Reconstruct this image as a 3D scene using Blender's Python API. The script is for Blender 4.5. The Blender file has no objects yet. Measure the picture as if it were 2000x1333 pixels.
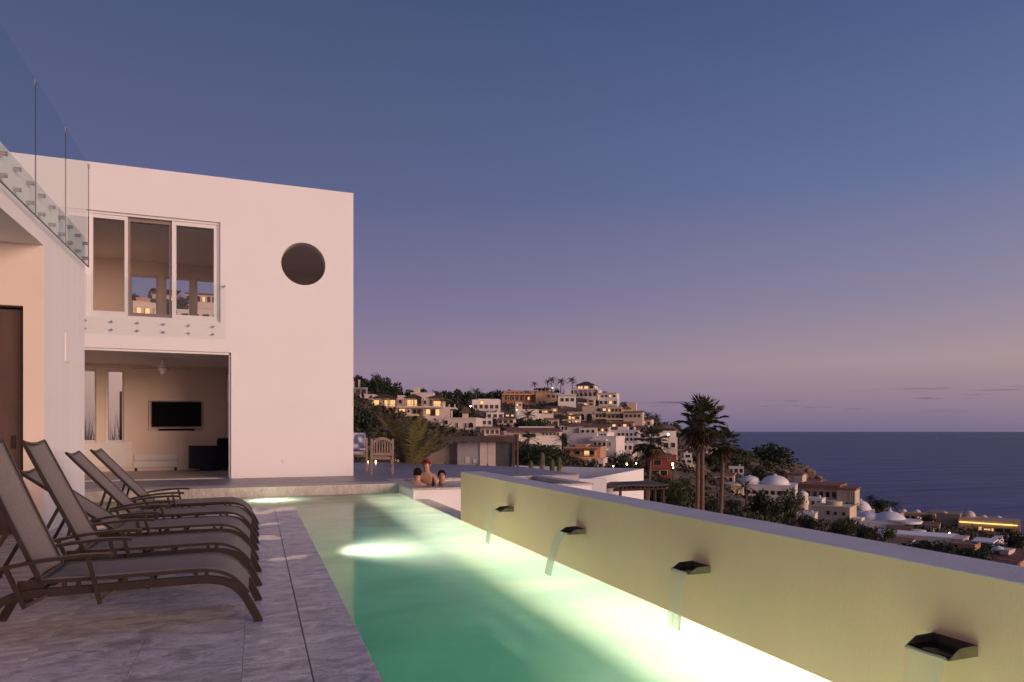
import bpy, bmesh, math, random
import numpy as np
from mathutils import Vector, Matrix, Euler
R = math.radians
random.seed(7)
SC = bpy.context.scene
COL = SC.collection

# ------------------------------------------------------------------ camera
F = 1333.33                       # focal length in pixels of a 2000 px wide frame (24 mm on 36 mm)
YAW = math.atan(498.0 / 1333.33)  # camera looks this far clockwise of +Y (the pool's long axis)
HC = 1.2
CS, SN = math.cos(YAW), math.sin(YAW)
cam_d = bpy.data.cameras.new('camera'); cam = bpy.data.objects.new('camera', cam_d); COL.objects.link(cam)
cam.location = (0, 0, HC); cam.rotation_euler = (R(90), 0, -YAW)
cam_d.sensor_width = 36; cam_d.lens = 24; cam_d.shift_y = 176.5 / 2000.0
cam_d.clip_start = 0.05; cam_d.clip_end = 200000
SC.camera = cam

# ------------------------------------------------------------------ sky, sun, exposure
SUN_AZ = YAW + R(124)             # clockwise from +Y: behind the camera, to the right, just set
SUN_EL = R(3.0)
sun_dir = Vector((math.sin(SUN_AZ) * math.cos(SUN_EL), math.cos(SUN_AZ) * math.cos(SUN_EL), math.sin(SUN_EL)))
W = bpy.data.worlds.new('World'); SC.world = W; W.use_nodes = True
nt = W.node_tree; nt.nodes.clear()
def N(tree, t, **kw):
    n = tree.nodes.new(t)
    for k, v in kw.items(): setattr(n, k, v)
    return n
def srgb(r, g, b):
    f = lambda c: (c / 255.0) / 12.92 if c / 255.0 <= 0.04045 else ((c / 255.0 + 0.055) / 1.055) ** 2.4
    return (f(r), f(g), f(b), 1)
def build_world():
    L = nt.links.new
    out = N(nt, 'ShaderNodeOutputWorld'); bg = N(nt, 'ShaderNodeBackground'); L(bg.outputs[0], out.inputs[0])
    tc = N(nt, 'ShaderNodeTexCoord'); sep = N(nt, 'ShaderNodeSeparateXYZ'); L(tc.outputs['Generated'], sep.inputs[0])
    def math_(op, a, b=None, c=None):
        m = N(nt, 'ShaderNodeMath', operation=op)
        for i, v in enumerate((a, b, c)):
            if v is None: continue
            if isinstance(v, (int, float)): m.inputs[i].default_value = v
            else: L(v, m.inputs[i])
        return m.outputs[0]
    def ramp(stops):
        r = N(nt, 'ShaderNodeValToRGB'); r.color_ramp.interpolation = 'EASE'
        e = r.color_ramp.elements
        e[0].position, e[0].color = stops[0][0], stops[0][1]
        e[1].position, e[1].color = stops[-1][0], stops[-1][1]
        for p, c in stops[1:-1]:
            k = e.new(p); k.color = c
        r.color_ramp.interpolation = 'LINEAR'
        return r
    z = sep.outputs[2]
    cool = ramp([(0.0, srgb(112, 104, 136)), (0.035, srgb(134, 116, 143)), (0.09, srgb(145, 125, 147)), (0.18, srgb(120, 111, 145)),
                 (0.32, srgb(91, 96, 134)), (0.53, srgb(70, 83, 117)), (1.0, srgb(54, 72, 112))])
    warm = ramp([(0.0, srgb(118, 108, 138)), (0.035, srgb(144, 125, 143)), (0.09, srgb(168, 147, 152)), (0.18, srgb(140, 133, 158)),
                 (0.32, srgb(100, 115, 156)), (0.53, srgb(65, 88, 131)), (1.0, srgb(50, 72, 116))])
    L(z, cool.inputs[0]); L(z, warm.inputs[0])
    # how far a direction leans towards the sunset
    dot = N(nt, 'ShaderNodeVectorMath', operation='DOT_PRODUCT'); L(tc.outputs['Generated'], dot.inputs[0])
    dot.inputs[1].default_value = (math.sin(SUN_AZ), math.cos(SUN_AZ), 0)
    mr = N(nt, 'ShaderNodeMapRange'); mr.interpolation_type = 'SMOOTHSTEP'
    L(dot.outputs['Value'], mr.inputs[0]); mr.inputs[1].default_value = -0.95; mr.inputs[2].default_value = 0.25
    mix = N(nt, 'ShaderNodeMixRGB'); L(mr.outputs[0], mix.inputs[0]); L(cool.outputs[0], mix.inputs[1]); L(warm.outputs[0], mix.inputs[2])
    # after-glow of the sun that has just set behind the camera
    g1 = math_('MAXIMUM', math_('ADD', math_('MULTIPLY', dot.outputs['Value'], 0.9), 0.1), 0.0)
    g1 = math_('POWER', g1, 2.2)
    g2 = math_('EXPONENT', math_('MULTIPLY', math_('ABSOLUTE', z), -4.2))
    glow = math_('MULTIPLY', g1, g2)
    gc = N(nt, 'ShaderNodeMixRGB', blend_type='MIX'); L(glow, gc.inputs[0]); gc.inputs[1].default_value = (0, 0, 0, 1); gc.inputs[2].default_value = (1.25, 0.60, 0.40, 1)
    add = N(nt, 'ShaderNodeMixRGB', blend_type='ADD'); add.inputs[0].default_value = 1
    L(mix.outputs[0], add.inputs[1]); L(gc.outputs[0], add.inputs[2])
    # a share of physical twilight sky
    sky = N(nt, 'ShaderNodeTexSky'); sky.sky_type = 'NISHITA'; sky.sun_disc = False
    sky.sun_elevation = SUN_EL; sky.sun_rotation = SUN_AZ
    ns = N(nt, 'ShaderNodeMixRGB', blend_type='MULTIPLY'); ns.inputs[0].default_value = 1; ns.inputs[2].default_value = (0.004, 0.004, 0.005, 1)
    L(sky.outputs[0], ns.inputs[1])
    add2 = N(nt, 'ShaderNodeMixRGB', blend_type='ADD'); add2.inputs[0].default_value = 1
    L(add.outputs[0], add2.inputs[1]); L(ns.outputs[0], add2.inputs[2])
    # low flat cloud shreds over the sea horizon
    mp = N(nt, 'ShaderNodeMapping'); mp.inputs['Scale'].default_value = (7, 7, 95); L(tc.outputs['Generated'], mp.inputs[0])
    nz = N(nt, 'ShaderNodeTexNoise'); nz.inputs['Scale'].default_value = 1.7; nz.inputs['Detail'].default_value = 3; L(mp.outputs[0], nz.inputs[0])
    cr = N(nt, 'ShaderNodeMapRange'); L(nz.outputs[0], cr.inputs[0]); cr.inputs[1].default_value = 0.60; cr.inputs[2].default_value = 0.72
    b1 = N(nt, 'ShaderNodeMapRange'); L(z, b1.inputs[0]); b1.inputs[1].default_value = 0.020; b1.inputs[2].default_value = 0.036
    b2 = N(nt, 'ShaderNodeMapRange'); L(z, b2.inputs[0]); b2.inputs[1].default_value = 0.060; b2.inputs[2].default_value = 0.045
    cl = math_('MULTIPLY', math_('MULTIPLY', b1.outputs[0], b2.outputs[0]), math_('MULTIPLY', cr.outputs[0], 0.75))
    cm = N(nt, 'ShaderNodeMixRGB'); L(cl, cm.inputs[0]); L(add2.outputs[0], cm.inputs[1]); cm.inputs[2].default_value = srgb(104, 94, 118)
    L(cm.outputs[0], bg.inputs[0]); bg.inputs[1].default_value = 1.0
build_world()
sl = bpy.data.lights.new('sun', 'SUN'); sun = bpy.data.objects.new('sun', sl); COL.objects.link(sun)
sl.energy = 4.1; sl.angle = R(38); sl.color = (1.0, 0.66, 0.51)
sun.rotation_euler = (-sun_dir).to_track_quat('-Z', 'Y').to_euler(); sun.location = sun_dir * 60
vs = SC.view_settings; vs.view_transform = 'Standard'; vs.look = 'None'; vs.exposure = 0; vs.gamma = 1; vs.use_curve_mapping = False
cy = SC.cycles; cy.use_denoising = True; cy.transparent_max_bounces = 24; cy.max_bounces = 8; cy.diffuse_bounces = 4
cy.glossy_bounces = 4; cy.caustics_reflective = False; cy.caustics_refractive = False; cy.sample_clamp_indirect = 4

# ------------------------------------------------------------------ projection helpers (pixel of the photograph -> place on a known plane)
def ray(px, py):
    l = (px - 1000.0) / F; v = (843.0 - py) / F
    return Vector((SN + l * CS, CS - l * SN, v))
def at(px, py, d): r = ray(px, py); return Vector((0, 0, HC)) + r * d
def onY(px, py, Y): r = ray(px, py); return Vector((0, 0, HC)) + r * (Y / r.y)
def onX(px, py, X): r = ray(px, py); return Vector((0, 0, HC)) + r * (X / r.x)
def onZ(px, py, Z): r = ray(px, py); return Vector((0, 0, HC)) + r * ((Z - HC) / r.z)

# ------------------------------------------------------------------ materials
MATS = {}
def mat(name, col, rough=0.6, metal=0.0, var=0.0, vscale=3.0, bump=0.0, bscale=40.0, col2=None, rnd=0.0, emis=None, estr=0.0, spec=0.5, stretch=None, detail=4):
    if name in MATS: return MATS[name]
    m = bpy.data.materials.new(name); m.use_nodes = True; t = m.node_tree; L = t.links.new
    p = t.nodes['Principled BSDF']; p.inputs['Roughness'].default_value = rough; p.inputs['Metallic'].default_value = metal
    p.inputs['Specular IOR Level'].default_value = spec
    c = tuple(col) + (1,) if len(col) == 3 else col
    p.inputs['Base Color'].default_value = c
    tc = N(t, 'ShaderNodeTexCoord'); src = tc.outputs['Object']
    if stretch:
        mp = N(t, 'ShaderNodeMapping'); mp.inputs['Scale'].default_value = stretch; L(src, mp.inputs[0]); src = mp.outputs[0]
    last = None
    if var > 0 or col2:
        nz = N(t, 'ShaderNodeTexNoise'); nz.inputs['Scale'].default_value = vscale; nz.inputs['Detail'].default_value = detail; nz.inputs['Roughness'].default_value = 0.6
        L(src, nz.inputs[0])
        mr = N(t, 'ShaderNodeMapRange'); L(nz.outputs[0], mr.inputs[0]); mr.inputs[1].default_value = 0.35; mr.inputs[2].default_value = 0.65
        mx = N(t, 'ShaderNodeMixRGB'); L(mr.outputs[0], mx.inputs[0]); mx.inputs[1].default_value = c
        k2 = tuple(col2) + (1,) if col2 else tuple(x * (1 - var) for x in c[:3]) + (1,)
        mx.inputs[2].default_value = k2; last = mx.outputs[0]
    if rnd > 0:
        oi = N(t, 'ShaderNodeObjectInfo'); mr2 = N(t, 'ShaderNodeMapRange'); L(oi.outputs['Random'], mr2.inputs[0]); mr2.inputs[3].default_value = 1 - rnd; mr2.inputs[4].default_value = 1 + rnd
        mm = N(t, 'ShaderNodeVectorMath', operation='SCALE')
        if last: L(last, mm.inputs[0])
        else: mm.inputs[0].default_value = c[:3]
        L(mr2.outputs[0], mm.inputs['Scale']); last = mm.outputs[0]
    if last: L(last, p.inputs['Base Color'])
    if bump > 0:
        nb = N(t, 'ShaderNodeTexNoise'); nb.inputs['Scale'].default_value = bscale; nb.inputs['Detail'].default_value = 3; L(src, nb.inputs[0])
        b = N(t, 'ShaderNodeBump'); b.inputs['Strength'].default_value = bump; b.inputs['Distance'].default_value = 0.02; L(nb.outputs[0], b.inputs['Height']); L(b.outputs[0], p.inputs['Normal'])
    if emis:
        p.inputs['Emission Color'].default_value = tuple(emis) + (1,); p.inputs['Emission Strength'].default_value = estr
    MATS[name] = m; return m
def glassy(name, tint, rough=0.0, ior=1.45, body=None, bodyfac=0.0):
    m = bpy.data.materials.new(name); m.use_nodes = True; t = m.node_tree; L = t.links.new; t.nodes.clear()
    out = N(t, 'ShaderNodeOutputMaterial'); tr = N(t, 'ShaderNodeBsdfTransparent'); tr.inputs[0].default_value = tuple(tint) + (1,)
    gl = N(t, 'ShaderNodeBsdfGlossy'); gl.inputs['Roughness'].default_value = rough
    fr = N(t, 'ShaderNodeFresnel'); fr.inputs[0].default_value = ior
    ge = N(t, 'ShaderNodeNewGeometry'); nb_ = N(t, 'ShaderNodeMath', operation='SUBTRACT'); nb_.inputs[0].default_value = 1; L(ge.outputs['Backfacing'], nb_.inputs[1])
    fm = N(t, 'ShaderNodeMath', operation='MULTIPLY'); L(fr.outputs[0], fm.inputs[0]); L(nb_.outputs[0], fm.inputs[1])   # a thin sheet reflects once, at its outer face
    mx = N(t, 'ShaderNodeMixShader'); L(fm.outputs[0], mx.inputs[0]); L(gl.outputs[0], mx.inputs[2])
    if body:
        df = N(t, 'ShaderNodeBsdfDiffuse'); df.inputs[0].default_value = tuple(body) + (1,)
        tl = N(t, 'ShaderNodeBsdfTranslucent'); tl.inputs[0].default_value = tuple(body) + (1,)
        ad = N(t, 'ShaderNodeMixShader'); ad.inputs[0].default_value = 0.5; L(df.outputs[0], ad.inputs[1]); L(tl.outputs[0], ad.inputs[2])
        m2 = N(t, 'ShaderNodeMixShader'); m2.inputs[0].default_value = bodyfac; L(tr.outputs[0], m2.inputs[1]); L(ad.outputs[0], m2.inputs[2]); L(m2.outputs[0], mx.inputs[1])
    else: L(tr.outputs[0], mx.inputs[1])
    L(mx.outputs[0], out.inputs[0]); MATS[name] = m; return m

STUCCO = mat('white_stucco', (0.82, 0.81, 0.80), 0.75, var=0.025, vscale=0.8, bump=0.12, bscale=55)
STUCCO_S = mat('streaked_stucco', (0.82, 0.81, 0.80), 0.7, var=0.035, vscale=1.4, bump=0.1, bscale=40, stretch=(4, 4, 0.15))
INNER = mat('interior_paint', (0.86, 0.72, 0.60), 0.8, var=0.05, vscale=1.0)
CEIL = mat('interior_ceiling', (0.90, 0.82, 0.74), 0.85, var=0.05, vscale=2.0)
WFRAME = mat('white_frame', (0.78, 0.76, 0.74), 0.4)
BRONZE = mat('bronze_tube', (0.040, 0.026, 0.022), 0.38, metal=0.25, var=0.3, vscale=9)
STEEL = mat('brushed_steel', (0.45, 0.43, 0.42), 0.35, metal=1.0)
DARKLINE = mat('dark_gap', (0.03, 0.03, 0.032), 0.9)
GROUT = mat('grout', (0.40, 0.37, 0.39), 0.9)
GLASS = glassy('clear_glass', (0.975, 0.985, 0.98), 0.0, ior=1.45)
GLASS_T = glassy('teal_glass', (0.93, 0.975, 0.975), 0.0, ior=1.35)
GLASS_W = glassy('window_glass', (0.97, 0.96, 0.94), 0.0, ior=1.5)
WOOD = mat('weathered_teak', (0.30, 0.22, 0.18), 0.7, col2=(0.20, 0.14, 0.115), vscale=6, stretch=(8, 8, 1), bump=0.2)
DWOOD = mat('dark_timber', (0.085, 0.05, 0.036), 0.75, var=0.4, vscale=5, bump=0.2)

def marble(name, base, vein, puddle=False, rough=0.45, k=1.0):
    m = bpy.data.materials.new(name); m.use_nodes = True; t = m.node_tree; L = t.links.new; p = t.nodes['Principled BSDF']
    geo = N(t, 'ShaderNodeNewGeometry'); oi = N(t, 'ShaderNodeObjectInfo')
    off = N(t, 'ShaderNodeVectorMath', operation='MULTIPLY_ADD'); off.inputs[1].default_value = (0.25, 0.2, 0.1); L(oi.outputs['Random'], off.inputs[0]); L(geo.outputs['Position'], off.inputs[2])
    mp = N(t, 'ShaderNodeMapping'); mp.inputs['Rotation'].default_value = (0, 0, R(-24)); mp.inputs['Scale'].default_value = (1.1 * k, 1.9 * k, 1); L(off.outputs[0], mp.inputs[0])
    n1 = N(t, 'ShaderNodeTexNoise'); n1.inputs['Scale'].default_value = 3.6; n1.inputs['Detail'].default_value = 9; n1.inputs['Roughness'].default_value = 0.68; n1.inputs['Distortion'].default_value = 1.2; L(mp.outputs[0], n1.inputs[0])
    r1 = N(t, 'ShaderNodeMapRange'); L(n1.outputs[0], r1.inputs[0]); r1.inputs[1].default_value = 0.36; r1.inputs[2].default_value = 0.66
    n2 = N(t, 'ShaderNodeTexNoise'); n2.inputs['Scale'].default_value = 5.0; n2.inputs['Detail'].default_value = 6; n2.inputs['Distortion'].default_value = 2.0; L(mp.outputs[0], n2.inputs[0])
    ab = N(t, 'ShaderNodeMath', operation='SUBTRACT'); L(n2.outputs[0], ab.inputs[0]); ab.inputs[1].default_value = 0.5
    ab2 = N(t, 'ShaderNodeMath', operation='ABSOLUTE'); L(ab.outputs[0], ab2.inputs[0])
    r2 = N(t, 'ShaderNodeMapRange'); L(ab2.outputs[0], r2.inputs[0]); r2.inputs[1].default_value = 0.0; r2.inputs[2].default_value = 0.022; r2.inputs[3].default_value = 0.9; r2.inputs[4].default_value = 0.0
    n3 = N(t, 'ShaderNodeTexNoise'); n3.inputs['Scale'].default_value = 0.9; n3.inputs['Detail'].default_value = 2; L(off.outputs[0], n3.inputs[0])
    vm = N(t, 'ShaderNodeMath', operation='MULTIPLY'); L(r2.outputs[0], vm.inputs[0]); L(n3.outputs[0], vm.inputs[1])
    c1 = N(t, 'ShaderNodeMixRGB'); L(r1.outputs[0], c1.inputs[0]); c1.inputs[1].default_value = tuple(vein) + (1,); c1.inputs[2].default_value = tuple(base) + (1,)
    c2 = N(t, 'ShaderNodeMixRGB'); L(vm.outputs[0], c2.inputs[0]); L(c1.outputs[0], c2.inputs[1]); c2.inputs[2].default_value = tuple(x * 0.3 for x in vein) + (1,)
    L(c2.outputs[0], p.inputs['Base Color'])
    rr = N(t, 'ShaderNodeMapRange'); L(n1.outputs[0], rr.inputs[0]); rr.inputs[3].default_value = rough + 0.12; rr.inputs[4].default_value = rough - 0.08
    if puddle:   # wet patches left by feet, near the water
        n4 = N(t, 'ShaderNodeTexNoise'); n4.inputs['Scale'].default_value = 1.15; n4.inputs['Detail'].default_value = 3; L(geo.outputs['Position'], n4.inputs[0])
        sx = N(t, 'ShaderNodeSeparateXYZ'); L(geo.outputs['Position'], sx.inputs[0])
        yy = N(t, 'ShaderNodeMapRange'); L(sx.outputs[1], yy.inputs[0]); yy.inputs[1].default_value = 5.5; yy.inputs[2].default_value = 10.5; yy.inputs[3].default_value = -0.12; yy.inputs[4].default_value = 0.06
        sm = N(t, 'ShaderNodeMath', operation='ADD'); L(n4.outputs[0], sm.inputs[0]); L(yy.outputs[0], sm.inputs[1])
        wr = N(t, 'ShaderNodeMapRange'); L(sm.outputs[0], wr.inputs[0]); wr.inputs[1].default_value = 0.565; wr.inputs[2].default_value = 0.60
        mxr = N(t, 'ShaderNodeMixRGB'); L(wr.outputs[0], mxr.inputs[0]); L(rr.outputs[0], mxr.inputs[1]); mxr.inputs[2].default_value = (0.07, 0.07, 0.07, 1)
        L(mxr.outputs[0], p.inputs['Roughness'])
    else: L(rr.outputs[0], p.inputs['Roughness'])
    b = N(t, 'ShaderNodeBump'); b.inputs['Strength'].default_value = 0.05; b.inputs['Distance'].default_value = 0.01; L(n1.outputs[0], b.inputs['Height']); L(b.outputs[0], p.inputs['Normal'])
    MATS[name] = m; return m
MARBLE = marble('deck_marble', (0.88, 0.82, 0.84), (0.40, 0.35, 0.38), puddle=True, rough=0.50)
MARBLE2 = marble('terrace_marble', (0.31, 0.275, 0.31), (0.11, 0.10, 0.125), rough=0.38)
COPING = marble('coping_stone', (0.60, 0.55, 0.50), (0.38, 0.34, 0.30), rough=0.5, k=2.0)

def fabric():
    m = bpy.data.materials.new('sling_fabric'); m.use_nodes = True; t = m.node_tree; L = t.links.new; p = t.nodes['Principled BSDF']
    p.inputs['Roughness'].default_value = 0.8
    tc = N(t, 'ShaderNodeTexCoord')
    w = []
    for ax in ('X', 'Y'):
        k = N(t, 'ShaderNodeTexWave'); k.bands_direction = ax; k.inputs['Scale'].default_value = 55; k.inputs['Distortion'].default_value = 0.6; L(tc.outputs['Object'], k.inputs[0]); w.append(k)
    ad = N(t, 'ShaderNodeMath', operation='ADD'); L(w[0].outputs['Fac'], ad.inputs[0]); L(w[1].outputs['Fac'], ad.inputs[1])
    nz = N(t, 'ShaderNodeTexNoise'); nz.inputs['Scale'].default_value = 60; L(tc.outputs['Object'], nz.inputs[0])
    ad2 = N(t, 'ShaderNodeMath', operation='MULTIPLY_ADD'); L(ad.outputs[0], ad2.inputs[0]); ad2.inputs[1].default_value = 0.3; L(nz.outputs[0], ad2.inputs[2])
    cr = N(t, 'ShaderNodeMapRange'); L(ad2.outputs[0], cr.inputs[0]); cr.inputs[1].default_value = 0.3; cr.inputs[2].default_value = 1.1
    mx = N(t, 'ShaderNodeMixRGB'); L(cr.outputs[0], mx.inputs[0]); mx.inputs[1].default_value = (0.15, 0.128, 0.12, 1); mx.inputs[2].default_value = (0.235, 0.20, 0.19, 1)
    L(mx.outputs[0], p.inputs['Base Color'])
    b = N(t, 'ShaderNodeBump'); b.inputs['Strength'].default_value = 0.25; b.inputs['Distance'].default_value = 0.003; L(ad.outputs[0], b.inputs['Height']); L(b.outputs[0], p.inputs['Normal'])
    return m
SLING = fabric()

def water_mat(name, tint, rough, bscale, bstr, stretch=(1, 1, 1), milk=None, mfac=0.0):
    m = bpy.data.materials.new(name); m.use_nodes = True; t = m.node_tree; L = t.links.new; t.nodes.clear()
    out = N(t, 'ShaderNodeOutputMaterial'); tr = N(t, 'ShaderNodeBsdfTransparent'); tr.inputs[0].default_value = tuple(tint) + (1,)
    gl = N(t, 'ShaderNodeBsdfGlossy'); gl.inputs['Roughness'].default_value = rough
    geo = N(t, 'ShaderNodeNewGeometry'); mp = N(t, 'ShaderNodeMapping'); mp.inputs['Scale'].default_value = stretch; L(geo.outputs['Position'], mp.inputs[0])
    nz = N(t, 'ShaderNodeTexNoise'); nz.inputs['Scale'].default_value = bscale; nz.inputs['Detail'].default_value = 2; L(mp.outputs[0], nz.inputs[0])
    b = N(t, 'ShaderNodeBump'); b.inputs['Strength'].default_value = bstr; b.inputs['Distance'].default_value = 0.05; L(nz.outputs[0], b.inputs['Height'])
    fr = N(t, 'ShaderNodeFresnel'); fr.inputs[0].default_value = 1.33; L(b.outputs[0], fr.inputs['Normal']); L(b.outputs[0], gl.inputs['Normal'])
    mx = N(t, 'ShaderNodeMixShader'); L(fr.outputs[0], mx.inputs[0]); L(gl.outputs[0], mx.inputs[2]); L(mx.outputs[0], out.inputs[0])
    if milk:   # stirred, aerated water scatters part of the light that comes up through it
        tl = N(t, 'ShaderNodeBsdfTranslucent'); tl.inputs[0].default_value = tuple(milk) + (1,); mk = N(t, 'ShaderNodeMixShader')
        n2 = N(t, 'ShaderNodeTexNoise'); n2.inputs['Scale'].default_value = 0.9; n2.inputs['Detail'].default_value = 4; n2.inputs['Distortion'].default_value = 0.8; mp2 = N(t, 'ShaderNodeMapping'); mp2.inputs['Scale'].default_value = (0.7, 1.5, 1); L(geo.outputs['Position'], mp2.inputs[0]); L(mp2.outputs[0], n2.inputs[0])
        mr = N(t, 'ShaderNodeMapRange'); L(n2.outputs[0], mr.inputs[0]); mr.inputs[1].default_value = 0.3; mr.inputs[2].default_value = 0.7; mr.inputs[3].default_value = mfac * 0.97; mr.inputs[4].default_value = mfac * 1.02
        cmx = N(t, 'ShaderNodeMixRGB'); cfr = N(t, 'ShaderNodeMapRange'); L(n2.outputs[0], cfr.inputs[0]); cfr.inputs[1].default_value = 0.36; cfr.inputs[2].default_value = 0.64; L(cfr.outputs[0], cmx.inputs[0])
        cmx.inputs[1].default_value = (milk[0] * 0.72, milk[1] * 0.86, milk[2] * 0.88, 1); cmx.inputs[2].default_value = (milk[0] * 1.08, milk[1] * 1.05, milk[2] * 1.06, 1); L(cmx.outputs[0], tl.inputs[0])
        L(mr.outputs[0], mk.inputs[0]); L(tr.outputs[0], mk.inputs[1]); L(tl.outputs[0], mk.inputs[2]); L(mk.outputs[0], mx.inputs[1])
    else: L(tr.outputs[0], mx.inputs[1])
    MATS[name] = m; return m
POOLW = water_mat('pool_water', (0.92, 0.98, 0.94), 0.10, 2.2, 0.10, milk=(0.74, 0.88, 0.77), mfac=0.955)
SPAW = water_mat('spa_water', (0.80, 0.92, 0.90), 0.08, 6.0, 0.25)
PLASTER = mat('pool_plaster', (0.16, 0.52, 0.42), 0.8, var=0.15, vscale=1.2)
FALL = glassy('falling_water', (0.97, 0.98, 0.97), 0.25, ior=1.15, body=(0.96, 0.93, 0.88), bodyfac=0.68)

FALL2 = glassy('falling_water_thin', (0.97, 0.98, 0.97), 0.25, ior=1.10, body=(0.96, 0.93, 0.88), bodyfac=0.42)

# ------------------------------------------------------------------ mesh builder
class MB:
    def __init__(s): s.v = []; s.f = []
    def add(s, v, f):
        o = len(s.v); s.v += [tuple(p) for p in v]; s.f += [tuple(i + o for i in q) for q in f]; return s
    def box(s, x0, x1, y0, y1, z0, z1):
        return s.add([(x0,y0,z0),(x1,y0,z0),(x1,y1,z0),(x0,y1,z0),(x0,y0,z1),(x1,y0,z1),(x1,y1,z1),(x0,y1,z1)],
                     [(0,3,2,1),(4,5,6,7),(0,1,5,4),(1,2,6,5),(2,3,7,6),(3,0,4,7)])
    def obox(s, p0, p1, w, h, up=Vector((0,0,1))):
        p0, p1 = Vector(p0), Vector(p1); d = (p1 - p0).normalized()
        a = d.cross(up)
        if a.length < 1e-4: a = d.cross(Vector((1, 0, 0)))
        a.normalize(); b = a.cross(d)
        c = [a * (sx * w / 2) + b * (sy * h / 2) for sx, sy in ((-1,-1),(1,-1),(1,1),(-1,1))]
        return s.add([p0 + k for k in c] + [p1 + k for k in c], [(0,1,2,3),(4,7,6,5),(0,4,5,1),(1,5,6,2),(2,6,7,3),(3,7,4,0)])
    def tube(s, pts, r, n=8, cap=True):
        pts = [Vector(p) for p in pts]; rs = r if isinstance(r, (list, tuple)) else [r] * len(pts)
        rings = []; prev = None
        for i, p in enumerate(pts):
            d = (pts[min(i + 1, len(pts) - 1)] - pts[max(i - 1, 0)]).normalized()
            if prev is None:
                a = d.orthogonal().normalized()
            else:
                a = prev - d * prev.dot(d)
                a = a.normalized() if a.length > 1e-5 else d.orthogonal().normalized()
            prev = a; b = d.cross(a)
            rings.append([p + (a * math.cos(2 * math.pi * k / n) + b * math.sin(2 * math.pi * k / n)) * rs[i] for k in range(n)])
        v = [q for ring in rings for q in ring]; f = []
        for i in range(len(pts) - 1):
            for k in range(n):
                f.append((i * n + k, i * n + (k + 1) % n, (i + 1) * n + (k + 1) % n, (i + 1) * n + k))
        if cap:
            f.append(tuple(range(n))[::-1]); f.append(tuple((len(pts) - 1) * n + k for k in range(n)))
        return s.add(v, f)
    def lathe(s, prof, n=20, c=(0, 0, 0)):
        v = []; f = []
        for r, z in prof:
            for k in range(n):
                a = 2 * math.pi * k / n; v.append((c[0] + r * math.cos(a), c[1] + r * math.sin(a), c[2] + z))
        for i in range(len(prof) - 1):
            for k in range(n): f.append((i * n + k, i * n + (k + 1) % n, (i + 1) * n + (k + 1) % n, (i + 1) * n + k))
        f.append(tuple(range(n))[::-1]); f.append(tuple((len(prof) - 1) * n + k for k in range(n)))
        return s.add(v, f)
    def ribbon(s, path, y0, y1, t):
        # solid strip following a path in the XZ plane, from y0 to y1 across, t thick
        P = [Vector((p[0], p[1])) for p in path]; up = []; lo = []
        for i, p in enumerate(P):
            d = (P[min(i + 1, len(P) - 1)] - P[max(i - 1, 0)]).normalized(); nrm = Vector((-d.y, d.x))
            up.append(p + nrm * t / 2); lo.append(p - nrm * t / 2)
        v = []; f = []
        for a, b in zip(up, lo): v += [(a.x, y0, a.y), (a.x, y1, a.y), (b.x, y1, b.y), (b.x, y0, b.y)]
        m = len(P)
        for i in range(m - 1):
            o = i * 4; q = o + 4
            for k in range(4): f.append((o + k, o + (k + 1) % 4, q + (k + 1) % 4, q + k))
        f.append((3, 2, 1, 0)); f.append(((m - 1) * 4, (m - 1) * 4 + 1, (m - 1) * 4 + 2, (m - 1) * 4 + 3))
        return s.add(v, f)
    def sheet(s, fn, nu, nv):
        v = [fn(i / nu, j / nv) for i in range(nu + 1) for j in range(nv + 1)]
        f = [(i * (nv + 1) + j, (i + 1) * (nv + 1) + j, (i + 1) * (nv + 1) + j + 1, i * (nv + 1) + j + 1) for i in range(nu) for j in range(nv)]
        return s.add(v, f)
    def mesh(s, name, m=None, smooth=False):
        me = bpy.data.meshes.new(name); me.from_pydata(s.v, [], s.f)
        bm = bmesh.new(); bm.from_mesh(me); bm.normal_update(); bmesh.ops.recalc_face_normals(bm, faces=bm.faces)
        if all(abs(f_.normal.z) > 0.99 for f_ in bm.faces) and bm.faces and len({round(v_.co.z, 4) for v_ in bm.verts}) == 1:
            for f_ in bm.faces:
                if f_.normal.z < 0: f_.normal_flip()      # open level sheets face up
        bm.to_mesh(me); bm.free()
        if m: me.materials.append(m)
        if smooth: me.polygons.foreach_set('use_smooth', [True] * len(me.polygons))
        me.update(); return me
    def build(s, name, m, parent=None, smooth=False, bevel=0.0):
        o = bpy.data.objects.new(name, s.mesh(name, m, smooth)); COL.objects.link(o)
        if parent: o.parent = parent
        if bevel:
            b = o.modifiers.new('bevel', 'BEVEL'); b.width = bevel; b.segments = 2; b.limit_method = 'ANGLE'
        return o
def inst(name, me, parent=None, loc=(0, 0, 0), rz=0, sc=1):
    o = bpy.data.objects.new(name, me); COL.objects.link(o); o.location = loc; o.rotation_euler = (0, 0, rz)
    o.scale = (sc, sc, sc) if isinstance(sc, (int, float)) else sc
    if parent: o.parent = parent
    return o
def tag(o, label=None, cat=None, group=None, kind=None):
    if label: o['label'] = label
    if cat: o['category'] = cat
    if group: o['group'] = group
    if kind: o['kind'] = kind
    return o
def thing(name, label, cat, loc=(0, 0, 0), rz=0, group=None):
    o = bpy.data.objects.new(name, None); COL.objects.link(o); o.empty_display_size = 0.2; o.location = loc; o.rotation_euler = (0, 0, rz)
    return tag(o, label, cat, group)
def dup(o, parent=None):
    c = o.copy(); COL.objects.link(c); c.parent = parent
    for ch in o.children: dup(ch, c)
    return c
def lerp(a, b, t): return a + (b - a) * t
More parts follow.
